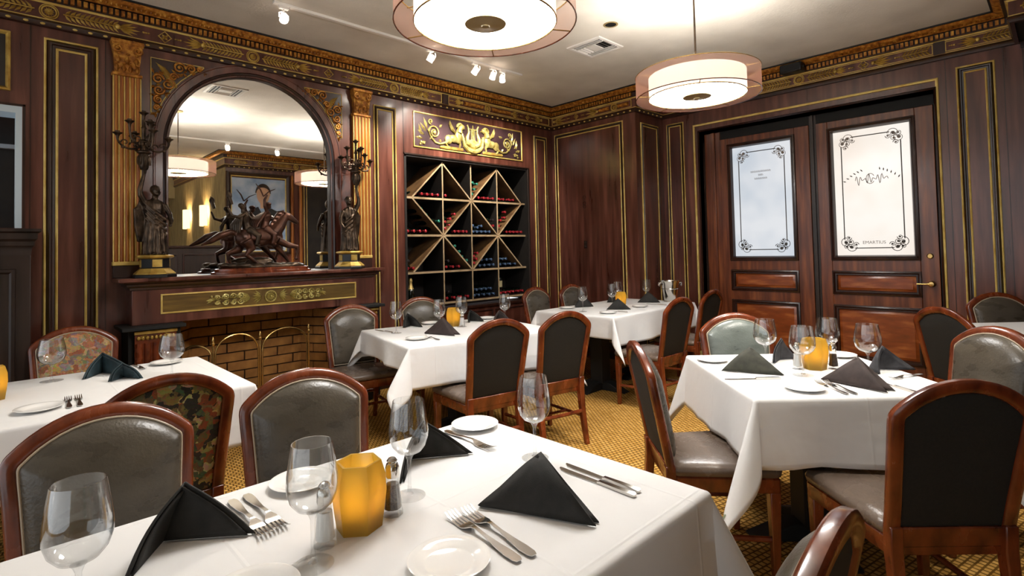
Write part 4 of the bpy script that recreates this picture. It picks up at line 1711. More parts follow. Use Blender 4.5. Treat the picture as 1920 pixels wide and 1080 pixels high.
# ------------------------------------------------------------------ candelabrum statuettes
def statuette(x, s, label):
    """s = +1: left one (arm raised towards the left); -1 mirrored"""
    root = tag(empty('candelabrum_statuette', (x, 4.655, 1.225)), label, 'candelabrum', 'bronze candelabrum statuettes on the mantel')
    b = MB()
    b.lathe([(.140, 0), (.140, .018), (.134, .024)], 8, a0=pi / 8)
    b.build('foot_slab', 'black', root, sharp=20)
    b = MB()
    b.lathe([(.134, .022), (.134, .030), (.098, .062), (.098, .068)], 8, a0=pi / 8)
    b.build('sloped_tier', 'gilt', root, sharp=20)
    b = MB()
    b.lathe([(.100, .066), (.094, .072), (.094, .134), (.100, .138)], 8, a0=pi / 8)
    blk = b.build('pedestal_block', 'black', root, sharp=20)
    for k in range(0, 8, 2):
        a = pi / 4 * k - pi / 2
        m = Matrix.Rotation(a + pi / 2, 4, 'Z')
        b = MB(m)
        b.box(-.030, .030, -.0905, -.085, .076, .130)
        b.build('gilt_plaque', 'gilt', blk)
    b = MB()
    b.lathe([(.098, .136), (.120, .144), (.124, .152), (.118, .160), (.09, .165), (0, .165)], 8, a0=pi / 8)
    b.build('pedestal_cap', 'gilt', root, sharp=20)
    # robed figure
    g = MB()
    prof = [(.160, .082, .070, 0), (.20, .078, .066, 0), (.27, .070, .058, .004), (.34, .066, .054, .006), (.41, .060, .048, .004), (.455, .056, .044, 0), (.50, .064, .046, -.002), (.535, .070, .042, -.004), (.556, .058, .034, -.004), (.572, .026, .024, -.004)]
    rings = []
    for z, rx, ry, dx in prof:
        k = 0.007 if z < .45 else .003
        rings.append([((rx + k * sin(9 * a + z * 9)) * cos(a) + s * dx, (ry + k * sin(9 * a + z * 9)) * sin(a), z) for a in [2 * pi * i / 48 for i in range(48)]])
    g.rings(rings, caps=True)
    g.tube([(0, 0, .56), (s * .004, -.006, .605)], [.022, .020], 10)
    g.ell((s * .008, -.012, .632), (.030, .034, .042), 14, 9)
    g.ell((s * .004, .002, .645), (.036, .036, .036), 12, 8)             # hair
    g.ell((s * .0, .034, .630), (.018, .018, .018), 10, 6)
    g.ell((s * .010, -.045, .628), (.006, .009, .009), 8, 5)             # nose
    g.ell((s * .010, -.040, .608), (.011, .008, .008), 8, 5)             # chin
    for q in (-1, 1):
        g.ell((s * .010 + q * .012, -.042, .640), (.006, .004, .004), 6, 4)
    # raised arm, open hand under the stem
    g.tube([(-s * .058, -.004, .540), (-s * .088, -.012, .600), (-s * .092, -.016, .640), (-s * .078, -.018, .705), (-s * .068, -.018, .755)], [.022, .020, .017, .014, .011], 10)
    g.ell((-s * .066, -.018, .766), (.016, .014, .012), 8, 6)
    for q in range(4):
        a = q * .8 - 1.2
        g.tube([(-s * .066, -.018, .766), (-s * .066 + .014 * sin(a), -.018 - .012 * cos(a), .778), (-s * .066 + .011 * sin(a), -.018 - .009 * cos(a), .792)], [.0055, .005, .004], 6)
    # lowered arm
    g.tube([(s * .060, -.004, .535), (s * .090, -.016, .470), (s * .098, -.040, .415), (s * .088, -.066, .385)], [.022, .018, .015, .011], 10)
    g.ell((s * .085, -.074, .378), (.013, .014, .010), 8, 6)
    # cloak falling from the raised arm, diagonal drape folds
    for k in range(5):
        x0 = -s * (.055 + .012 * k)
        g.tube([(-s * .075 - s * .004 * k, .010 + .004 * k, .60 - .02 * k), (x0 - s * .010, .022, .50), (x0 - s * .004, .030, .38), (x0 * .9, .032, .26)], [.012, .016, .016, .011], 8)
    for k in range(4):
        t = k * .035
        g.tube([(-s * .06, -.020, .54 - t), (0, -.052, .47 - t * 1.1), (s * .062, -.040, .42 - t * 1.1), (s * .075, .0, .43 - t)], [.010, .012, .011, .008], 8)
    for k in range(6):
        a = -pi / 2 + (k - 2.5) * .42
        g.tube([(.060 * cos(a), .048 * sin(a), .40), (.074 * cos(a), .062 * sin(a), .28), (.084 * cos(a), .072 * sin(a), .168)], [.008, .011, .010], 7)
    for q in (-1, 1):
        g.ell((q * .030 + s * .012, -.075, .172), (.017, .032, .012), 8, 6)
    remeshed('figure', g, .0055, 'bronze', root, 2)
    # candelabrum
    cx, cy, cz = -s * .068, -.018, .780
    T = Matrix.Translation((cx, cy, cz))
    b = MB(T)
    b.lathe([(0, 0), (.022, .004), (.030, .02), (.034, .05), (.036, .10), (.030, .118), (.044, .126), (.046, .134), (.026, .144), (.020, .17), (.030, .19), (.028, .21), (.014, .225), (.012, .30), (.018, .31), (.012, .325), (.010, .37)], 14)
    for k in range(8):
        a = 2 * pi * k / 8
        b.ell((.036 * cos(a), .036 * sin(a), .07), (.009, .009, .035), 6, 5)
        b.ell((.030 * cos(a + .3), .030 * sin(a + .3), .19), (.014, .014, .016), 6, 5)
    stem = b.build('stem', 'bronze', root)

    def cup(p, par):
        c = MB(T @ Matrix.Translation(p))
        c.lathe([(0, -.012), (.008, -.010), (.010, .012), (.016, .024), (.030, .034), (.032, .038), (.014, .040), (.014, .052), (.010, .052), (.010, .036), (0, .036)], 14)
        c.build('candle_cup', 'bronze', par)

    def branch(a, r, z0, z1, nm='branch'):
        ca, sa = cos(a), sin(a)
        pts = [(0, z0), (r * .30, z0 - .035), (r * .62, z0 - .045), (r * .90, z0 - .015), (r, z0 + (z1 - z0) * .5), (r, z1)]
        q = MB(T)
        sm = []
        for i in range(len(pts) - 1):
            for t in (0, .5):
                sm.append((pts[i][0] * (1 - t) + pts[i + 1][0] * t, pts[i][1] * (1 - t) + pts[i + 1][1] * t))
        sm.append(pts[-1])
        for _ in range(2):
            sm = [sm[0]] + [((sm[i - 1][0] + 2 * sm[i][0] + sm[i + 1][0]) / 4, (sm[i - 1][1] + 2 * sm[i][1] + sm[i + 1][1]) / 4) for i in range(1, len(sm) - 1)] + [sm[-1]]
        sa *= .58
        q.tube([(p * ca, p * sa, z) for p, z in sm], .0075, 8)
        # scroll and leaf on the branch
        for f, dz in ((.40, .0), (.72, .012)):
            pp = [((r * f + .028 * (1 - t) * cos(5.5 * t)) * ca, (r * f + .028 * (1 - t) * cos(5.5 * t)) * sa, z0 - .01 + dz + .028 * (1 - t) * sin(5.5 * t)) for t in [i / 10 for i in range(11)]]
            q.tube(pp, [.006 - .0003 * i for i in range(11)], 6)
        q.ell((r * .80 * ca, r * .80 * sa, z0 - .03), (.012, .012, .012), 6, 5)
        o = q.build(nm, 'bronze', root)
        cup((r * ca, r * sa, z1), o)

    for k in range(4):
        branch(pi / 4 * (2 * k) + .25, .165, .185, .245 if k % 2 else .215)
    for k in range(3):
        branch(2 * pi * k / 3 + .9, .085, .235, .315)
    cup((0, 0, .385), stem)
    return root


statuette(.833, 1, 'left bronze robed statuette on a gilt pedestal, raising a branched candelabrum')
statuette(2.372, -1, 'right bronze robed statuette on a gilt pedestal by the yellow pilaster')

# ------------------------------------------------------------------ horse and riders
hs = tag(empty('horse_sculpture', (1.605, 4.665, 1.225)), 'brown bronze sculpture of galloping horse with two riders on the mantel', 'sculpture')
b = MB()
b.lathe([(.40, 0), (.40, .016), (.375, .022), (.375, .040), (.36, .044)], 28)
b.v = [(x * 1.0, y * .33, z) for x, y, z in b.v]
b.build('plinth', 'chair_wood', hs)
g = MB()
rr = random.Random(11)
g.lathe([(.345, .040), (.355, .052), (.33, .062), (.2, .070), (0, .074)], 26)
g.v = [(x, y * .32, z) for x, y, z in g.v]
for k in range(26):
    x = rr.uniform(-.31, .31)
    g.ell((x, rr.uniform(-.08, .08), .058 + rr.uniform(0, .012)), (rr.uniform(.03, .07), .03, rr.uniform(.010, .022)), 8, 5)
g.ell((-.03, 0, .085), (.12, .05, .045), 10, 6)
remeshed('rocky_ground', g, .008, 'bronze', hs, 2)
h = MB()
h.ell((-.145, 0, .285), (.085, .062, .078), 16, 10)                     # croup
h.ell((-.04, 0, .282), (.12, .060, .070), 16, 10)                       # barrel
h.ell((.085, 0, .290), (.075, .056, .076), 16, 10)                      # chest
h.tube([(.085, 0, .33), (.135, 0, .395), (.170, 0, .455), (.178, 0, .485)], [.062, .050, .036, .028], 12)    # neck
h.tube([(.170, 0, .488), (.205, 0, .475), (.245, 0, .447), (.278, 0, .424), (.288, 0, .415)], [.030, .032, .025, .019, .014], 10)   # head
for q in (-1, 1):
    h.tube([(.165, q * .014, .505), (.160, q * .018, .535)], [.009, .003], 6)
    h.ell((.212, q * .026, .480), (.007, .006, .006), 6, 5)
    h.ell((.281, q * .012, .420), (.006, .005, .005), 6, 5)
for k in range(9):                                                      # mane
    t = k / 8
    h.tube([(.080 + .085 * t, 0, .375 + .135 * t), (.045 + .080 * t, .012 * (-1) ** k, .385 + .125 * t), (.030 + .07 * t, 0, .36 + .12 * t)], [.016, .012, .006], 6)
# tail
h.tube([(-.205, 0, .325), (-.255, 0, .335), (-.33, .01, .305), (-.40, .015, .260), (-.465, .01, .232)], [.020, .026, .030, .022, .006], 9)
# near and off legs
def leg(pts, r):
    h.tube(pts, r, 9)
    p = pts[-1]
    h.ell((p[0] + .006, p[1], p[2]), (.019, .015, .012), 8, 5)
leg([(.105, -.036, .265), (.185, -.040, .225), (.265, -.040, .210), (.268, -.040, .155), (.250, -.040, .108)], [.036, .027, .019, .013, .010])
leg([(.085, .036, .255), (.150, .040, .180), (.185, .040, .135), (.215, .040, .095), (.235, .040, .065)], [.034, .025, .018, .013, .010])
leg([(-.15, -.040, .265), (-.110, -.045, .195), (-.150, -.045, .145), (-.085, -.045, .095), (-.045, -.045, .066)], [.054, .038, .020, .014, .011])
leg([(-.165, .040, .265), (-.185, .045, .190), (-.265, .045, .160), (-.255, .045, .105), (-.235, .045, .066)], [.052, .036, .020, .014, .011])
remeshed('horse', h, .006, 'bronze_brown', hs, 3)
# saddle cloth with fringe
c = MB()
c.rings([[(x, .072 * sin(a), .288 + .085 * cos(a)) for a in [radians(-105 + 15 * k) for k in range(15)]] for x in (-.115, -.05, .02, .05)], closed=False)
o = c.build('saddle_cloth', 'bronze_brown', hs)
sol = o.modifiers.new('solid', 'SOLIDIFY')
sol.thickness = .010


def rider(nm, px, pz, lean, m, arms, turban):
    r = MB()
    p = lambda dx, dz, dy=0: (px + dx * cos(lean) + dz * sin(lean), dy, pz + dz * cos(lean) - dx * sin(lean))
    r.tube([p(0, 0), p(0, .06), p(.005, .11), p(.0, .145)], [.040, .034, .042, .030], 12)
    r.tube([p(0, .14), p(.004, .168)], [.016, .014], 8)
    r.ell(p(.008, .192), (.022, .020, .027), 12, 8)
    if turban:
        r.ell(p(.004, .212), (.029, .027, .017), 12, 6)
    else:
        r.ell(p(.0, .204), (.024, .023, .022), 12, 6)
    r.ell(p(.031, .190), (.006, .005, .005), 6, 4)
    for q in (-1, 1):                                                   # legs astride
        r.tube([p(0, .0, q * .03), (px + .065, q * .072, pz - .055), (px + .045, q * .076, pz - .125), (px + .07, q * .076, pz - .135)], [.036, .026, .017, .012], 9)
    for pts in arms:
        r.tube([p(*a) for a in pts], [.018, .015, .012, .009][:len(pts)], 8)
        r.ell(p(*pts[-1]), (.010, .009, .010), 6, 5)
    for k in range(6):                                                  # cloak
        r.tube([p(-.02, .13, (k - 2.5) * .014), p(-.055 - .008 * k, .06, (k - 2.5) * .02), p(-.085 - .006 * k, -.01, (k - 2.5) * .024)], [.012, .015, .006], 6)
    return remeshed(nm, r, .005, m, hs, 2)


rider('turbaned_rider', .005, .365, radians(8), 'bronze_brown',
      [[(.0, .135, -.03), (-.035, .185, -.05), (-.045, .235, -.05), (-.030, .275, -.05)], [(.0, .13, .03), (.05, .10, .045), (.10, .085, .03)]], True)
rider('second_rider', -.125, .355, radians(-14), 'bronze',
      [[(.0, .13, -.03), (-.055, .115, -.045), (-.10, .14, -.045), (-.11, .20, -.04)], [(.0, .13, .03), (.05, .10, .04), (.08, .06, .03)]], False)
b = MB()
b.tube([(-.015, -.05, .632), (-.04, -.05, .69), (-.075, -.05, .735)], [.006, .006, .002], 6)
b.tube([(-.015, -.05, .632), (.03, -.045, .675), (.085, -.04, .70)], [.006, .005, .002], 6)
b.build('crossed_sabres', 'bronze_brown', hs)
b = MB()
b.tube([(-.255, -.045, .555), (-.275, -.045, .61), (-.285, -.045, .66)], [.012, .016, .004], 8)
b.ell((-.275, -.045, .625), (.022, .010, .03), 8, 6)
b.build('hawk', 'bronze', hs)

# ------------------------------------------------------------------ left end: pass-through, cabinet, painted panel
w1 = tag(empty('window_1', (-.17, YA, 2.0)), kind='structure')
wo = Matrix.Translation((.17, -YA, -2.0))
b = MB(wo)
b.box(.082, .115, YA, YA + .2, 1.585, 2.40)
b.box(-.45, .082, YA, YA + .2, 2.355, 2.40)
b.box(.098, .112, YA + .2, YA + .5, 1.585, 2.40)
b.build('lit_pale_jamb', 'blue_frame', w1)
b = MB(wo)
b.box(-.9, .4, YA + .62, YA + .66, 1.4, 2.6)
b.build('dark_board', 'panel_dark', w1)
b = MB(wo)
b.box(-.06, -.02, YA + .58, YA + .62, 1.5, 2.2)
b.box(-.5, .12, YA + .57, YA + .62, 2.20, 2.23)
b.build('inner_rail', 'blue_frame', w1)
b = MB(wo)
b.box(.118, .130, YA - .006, YA + .004, 1.585, 2.415)
b.box(-.45, .130, YA - .006, YA + .004, 2.402, 2.415)
b.build('window_casing', 'groove_wood', w1)
cb = tag(empty('panelled_cabinet', (-.4, 4.6, 0)), 'dark oak cabinet with projecting crown moulding at the far left', 'cabinet')
co = Matrix.Translation((.4, -4.6, 0))
b = MB(co)
b.box(-1.0, .148, 4.40, YA - .012, 0, 1.44)
b.build('carcass', 'dark_wood', cb, bevel=.004)
b = MB(co)
sweep_plan(b, [(-1.0, 4.40), (.148, 4.40), (.148, YA - .012)], [(0, 1.40), (.004, 1.445), (.016, 1.46), (.016, 1.485), (.028, 1.50), (.030, 1.535), (.046, 1.545), (.046, 1.562), (0, 1.564)])
b.build('crown', 'dark_wood', cb)
b = MB(co)
b.box(-1.0, .148, 4.40, YA - .012, 1.44, 1.5635)
b.build('top_board', 'dark_wood', cb)
b = MB(co @ frame_mtx('A', 4.40))
b.frame(-.7, .08, .15, 1.32, [(0, 0), (.004, .012), (.02, .012), (.03, .002)])
b.build('door', 'dark_wood', cb)
pp = tag(empty('painted_panel', (-.15, YA, 2.69)), 'gilt-framed dark painted panel high at the left edge', 'picture')
po = frame_mtx('A', 0) @ Matrix.Translation((.15, -2.69, 0))
b = MB(po)
b.box(-.36, .05, 2.505, 2.885, 0, .006)
b.build('painted_board', 'panel_dark', pp)
b = MB(po)
b.frame(-.38, .058, 2.495, 2.895, [(0, 0), (.003, .018), (.014, .022), (.024, .012), (.028, .004)])
b.build('gilt_frame', 'gilt', pp)
b = MB(po)
b.ell((-.07, 2.68, .008), (.035, .045, .004), 12, 6)
b.prism([(-.14, 2.52), (.0, 2.52), (-.02, 2.62), (-.06, 2.65), (-.11, 2.62)], .006, .009)
b.build('painted_figure', 'paint_skin', pp)

# ------------------------------------------------------------------ opposite wall: portrait, panels, sconces, low partition
pt = tag(empty('portrait_painting', (3.52, YD, 2.2)), 'large framed portrait of a man in a black suit, seen in the mirror', 'painting')
pm = frame_mtx('D', 0) @ Matrix.Translation((3.52, -2.2, 0))
b = MB(pm)
b.box(-4.0, -3.0, 1.45, 2.79, 0, .03)
cv_ = b.build('canvas', 'paint_sky', pt)
b = MB(pm)
b.frame(-4.075, -2.955, 1.37, 2.90, [(0, 0), (.004, .05), (.03, .06), (.055, .045), (.075, .03), (.085, .028)])
b.build('picture_frame', 'groove_wood', pt)
b = MB(pm)
b.frame(-4.005, -3.02, 1.43, 2.83, [(0, .03), (.002, .044), (.014, .044), (.018, .03)])
b.build('gilt_slip', 'gilt_line', pt)
hx, hz = -3.58, 2.50
b = MB(pm)
b.prism([(hx + .13 * cos(a) * (1 if sin(a) > 0 else .88), hz + .18 * sin(a)) for a in [2 * pi * k / 24 for k in range(24)]], .030, .032)
b.prism([(hx - .05, hz - .26), (hx + .05, hz - .26), (hx + .055, hz - .12), (hx - .055, hz - .12)], .030, .0315)
b.build('painted_face', 'paint_skin', cv_)
b = MB(pm)
b.prism([(hx + .140 * cos(a), hz + .02 + .185 * sin(a)) for a in [pi * k / 14 for k in range(15)]] + [(hx - .118 * cos(a), hz + .03 + .105 * sin(a)) for a in [pi * k / 10 for k in range(11)]], .0318, .0335)
b.build('painted_hair', 'paint_hair', cv_)
b = MB(pm)
b.prism([(hx - .36, 1.47), (hx + .36, 1.47), (hx + .33, 2.08), (hx + .26, 2.19), (hx + .09, 2.27), (hx, 2.10), (hx - .09, 2.27), (hx - .26, 2.19), (hx - .33, 2.08)], .030, .033)
b.build('painted_suit', 'paint_suit', cv_)
panel(wall_front, FD, -5.35, -4.36, .2, 2.86, .05, field='panel_dark')
for x0 in (4.13, 4.30):
    b = MB(FD)
    b.rings([[(-x0 - .03 * cos(a), z, .03 * sin(a)) for a in [pi * j / 8 for j in range(9)]] for z in (.2, 2.9)], closed=False)
    b.build('half_column', 'orange_gold', wall_front)


def make_sconce():
    root = tag(empty('wall_sconce'), cat='wall lamp')
    b = MB()
    b.box(-.02, 0, -.06, .06, -.10, .06)
    b.build('back_plate', 'brass', root, bevel=.004)
    b = MB()
    b.rings([[(-.035 - .10 * sin(a), .14 * cos(a), z) for a in [pi * k / 16 for k in range(17)]] for z in (-.20, .20)], closed=False)
    o = b.build('shade', 'sconce_shade', root)
    sol = o.modifiers.new('solid', 'SOLIDIFY')
    sol.thickness = .004
    b = MB()
    b.tube([(-.02, 0, -.05), (-.08, 0, -.10), (-.08, 0, -.03)], .008, 8)
    b.ell((-.08, 0, .01), (.02, .02, .035), 10, 7)
    b.build('lamp_arm', 'brass', root)
    return root


SCK = Kind(make_sconce)
for y, lab in ((-3.2, 'farther of two lit fabric wall sconces seen in the mirror'), (-1.9, 'nearer of two lit fabric wall sconces seen in the mirror')):
    SCK.place((XS, y, 2.16), 0, lab, 'wall sconces on the ochre wallpaper')
    l = bpy.data.lights.new('sconce_light', 'POINT')
    l.energy = 14
    l.color = (1, .78, .45)
    l.shadow_soft_size = .04
    lo_ = bpy.data.objects.new('sconce_light', l)
    COL.objects.link(lo_)
    lo_.location = (XS - .09, y, 2.24)
b = MB()
b.box(1.55, XS, -.84, -.74, 0, 1.52)
par = tag(b.build('partition_front', 'dark_wood'), kind='structure')
b = MB()
b.box(1.50, XS, -.88, -.70, 1.52, 1.56)
b.build('partition_cap', 'groove_wood', par, bevel=.006)
for k in range(2):
    b = MB(frame_mtx('D', -.74))
    b.frame(-2.85 + k * .65, -2.27 + k * .65, .3, 1.42, [(0, 0), (.003, .014), (.02, .016), (.03, .003)])
    b.build('panel_moulding', 'groove_wood', par)

# ------------------------------------------------------------------ pendants
def make_pendant():
    root = tag(empty('drum_pendant'), cat='pendant lamp')
    RO, RI, H = .4275, .335, .165
    b = MB()
    b.rings([[(RO * cos(2 * pi * k / 64), RO * sin(2 * pi * k / 64), z) for k in range(64)] for z in (0, H)])
    b.build('outer_shade', 'organza', root, sharp=60)
    for z in (0, H):
        b = MB()
        b.tube([(RO * cos(2 * pi * k / 64), RO * sin(2 * pi * k / 64), z) for k in range(64)], .0035, 6, closed=True, up=(0, 0, 1))
        b.build('shade_ring', 'chair_wood' if z == 0 else 'brass', root)
    b = MB()
    b.lathe([(RI, .004), (RI, H - .01), (RI - .004, H - .01), (RI - .004, .006)], 64, closed=True)
    b.build('inner_drum', 'drum', root, sharp=60)
    b = MB()
    b.lathe([(0, .006), (RI - .006, .006), (RI - .006, .012), (0, .012)], 64, cap=False)
    b.build('diffuser', 'diffuser', root)
    b = MB()
    b.tube([(RI * cos(2 * pi * k / 64), RI * sin(2 * pi * k / 64), .003) for k in range(64)], .004, 6, closed=True, up=(0, 0, 1))
    b.build('diffuser_ring', 'brass', root)
    b = MB()
    b.lathe([(0, H - .03), (RI - .01, H - .03), (RI - .01, H - .026), (0, H - .026)], 48, cap=False)
    b.build('added_uplight_disc', 'added_uplight', root)  # added glowing disc to light the ceiling; the drum itself is open on top
    b = MB()
    b.lathe([(0, -.016), (.018, -.015), (.020, -.010), (.030, -.008), (.098, -.003), (.100, .004), (0, .005)], 40)
    b.build('boss', 'boss', root)
    for z in (.002, H - .008):
        for k in range(5):
            a = 2 * pi * k / 5 + .75
            b = MB()
            b.tube([(RI * cos(a), RI * sin(a), z), (RO * cos(a), RO * sin(a), z)], .003, 6)
            b.build('spoke', 'brass', root)
    b = MB()
    b.tube([(0, 0, H - .03), (0, 0, ZC - 2.44 + .02)], .007, 8)
    b.build('rod', 'bronze', root)
    b = MB()
    b.lathe([(.06, ZC - 2.44 - .001), (.06, ZC - 2.44 - .018), (.012, ZC - 2.44 - .03), (0, ZC - 2.44 - .03)], 20)
    b.build('canopy', 'boss', root)
    return root


PK = Kind(make_pendant)
PK.place((1.66, 1.87, 2.44), 0, 'large sheer drum pendant lamp cut off by the top of the photo', 'sheer drum pendants')
PK.place((3.63, 1.81, 2.44), .4, 'sheer pink drum pendant lamp hanging before the glazed doors', 'sheer drum pendants')

# ------------------------------------------------------------------ track lights
def track(y, x0, x1, heads, lab, aim):
    root = tag(empty('track_light', ((x0 + x1) / 2, y, ZC)), lab, 'track light', 'ceiling light tracks')
    ox, oy = (x0 + x1) / 2, y
    b = MB()
    b.box(x0 - ox, x1 - ox, -.018, .018, -.022, 0)
    b.build('rail', 'white_trim', root, bevel=.003)
    for x, tx, tz in heads:
        b = MB()
        b.box(x - ox - .035, x - ox + .035, -.014, .014, -.045, -.020)
        b.build('adapter', 'white_trim', root, bevel=.003)
        d = Vector((tx - x, ((3.0 if x < 1.6 else aim) - y), tz - (ZC - .13))).normalized()
        c = Vector((x - ox, 0, -.115))
        rot = Vector((0, 0, -1)).rotation_difference(d).to_matrix().to_4x4()
        q = MB(Matrix.Translation(c) @ rot)
        for s in (-1, 1):
            q.tube([(s * .034, 0, .0), (s * .034, 0, .05), (s * .012, 0, .072)], .004, 6)
        q.lathe([(.010, .05), (.022, .045), (.030, .0), (.032, -.022), (.028, -.022), (.024, .0), (.008, .03)], 16, cap=False)
        hd = q.build('lamp_head', 'lamp_glass', root)
        b = MB()
        b.tube([(x - ox, 0, -.045), (x - ox, 0, -.06)], .006, 6)
        b.build('swivel', 'white_trim', hd)
        q = MB(Matrix.Translation(c) @ rot)
        q.lathe([(.026, -.016), (.022, -.012), (0, -.010)], 16)
        q.build('bulb', 'bulb', hd)
        l = bpy.data.lights.new('track_spot', 'SPOT')
        l.energy = SPOT_W
        l.color = (1, .93, .82)
        l.spot_size = radians(62)
        l.spot_blend = .7
        l.shadow_soft_size = .03
        lo_ = bpy.data.objects.new('track_spot', l)
        COL.objects.link(lo_)
        lo_.location = Vector((x, y, ZC)) + Vector((0, 0, -.115)) + d * .03
        lo_.rotation_euler = d.to_track_quat('-Z', 'Y').to_euler()
    return root


track(4.0, 1.46, 4.05, [(1.535, 1.15, 1.3), (2.862, 2.5, 1.9), (3.396, 3.3, 2.4), (3.633, 3.9, 2.3), (3.768, 4.5, 2.3)], 'white track light rail with five lamp heads near the mirror wall', 4.82)
track(.2, 1.80, 4.35, [(2.72, 2.6, .8), (3.52, 3.5, .8)], 'white track light rail on the ceiling seen in the mirror', 1.2)


def make_vent():
    root = tag(empty('ceiling_vent'), cat='vent')
    b = MB()
    b.frame(-.19, .19, -.19, .19, [(0, 0), (.004, -.010), (.03, -.012), (.034, 0)])
    b.build('vent_frame', 'white_trim', root)
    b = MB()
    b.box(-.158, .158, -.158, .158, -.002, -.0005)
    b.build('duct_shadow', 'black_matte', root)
    for k in range(3):
        for s in (-1, 1):
            b = MB()
            y = s * (.150 - .034 * k)
            b.hexa([(-.075, y - .004, -.014), (.075, y - .004, -.014), (.075, y + .004, -.010), (-.075, y + .004, -.010), (-.075, y - .012 * s - .003, -.003), (.075, y - .012 * s - .003, -.003), (.075, y - .012 * s + .003, -.002), (-.075, y - .012 * s + .003, -.002)])
            b.build('slat', 'white_trim', root)
    for k in range(3):
        for s in (-1, 1):
            b = MB()
            x = s * (.148 - .032 * k)
            b.box(x - .004, x + .004, -.15, .15, -.012, -.003)
            b.build('slat', 'white_trim', root)
    b = MB()
    b.box(-.07, .07, -.05, .05, -.012, -.004)
    b.build('damper', 'white_trim', root)
    return root


VK = Kind(make_vent)
VK.place((4.03, 3.0, ZC), 0, 'white square ceiling vent between the two pendants')
VK.place((1.86, 3.15, ZC), 0, 'white square ceiling vent reflected at the top of the mirror')
dl = tag(empty('recessed_downlight', (3.723, 2.602, ZC)), 'small dark recessed downlight in the ceiling beside the vent', 'downlight')
b = MB()
b.lathe([(.062, 0), (.062, -.004), (.048, -.005), (.046, -.001)], 24, cap=False)
b.build('trim_ring', 'boss', dl)
b = MB()
b.lathe([(0, -.002), (.047, -.002), (.047, -.001), (0, -.001)], 24, cap=False)
b.build('dark_baffle', 'black_matte', dl)
sk = tag(empty('small_speaker', (5.90, 1.90, 3.17)), 'small black speaker fixed on the cornice above the doors', 'speaker')
b = MB()
b.box(-.05, .08, -.105, .105, -.045, .045)
b.build('cabinet_body', 'black', sk, bevel=.012)
b = MB()
b.box(-.056, -.05, -.09, .09, -.035, .035)
b.build('grille', 'black_matte', sk)
b = MB(Matrix.Rotation(radians(90), 4, 'X'))
b.lathe([(0, .104), (.014, .104), (.014, .116), (0, .118)], 12)
b.build('knob', 'black', sk)
# ------------------------------------------------------------------ chairs
def back_y(z):
    return -.205 - .20 * (z - .46)


def outline(inset=0.0, z0=.44):
    """left foot of the back, round the arch, to the right foot"""
    pts = [(-.203, z0), (-.206, .52), (-.212, .62), (-.218, .72), (-.223, .79)]
    r, cx, cz = .055, -.169, .815
    for k in range(5):
        a = radians(180 - 43 * k / 4)
        pts.append((cx + r * cos(a), cz + r * sin(a)))
    R, z1 = .286, .657
    for k in range(1, 9):
        a = radians(137 - 47 * k / 8)
        pts.append((R * cos(a), z1 + R * sin(a)))
    pts += [(-x, z) for x, z in reversed(pts[:-1])]
    if inset:
        out = []
        for i, p in enumerate(pts):
            a = Vector(pts[max(i - 1, 0)])
            b = Vector(pts[min(i + 1, len(pts) - 1)])
            d = (b - a).normalized()
            out.append((p[0] + d.y * inset, p[1] - d.x * inset))
        pts = out
    return pts


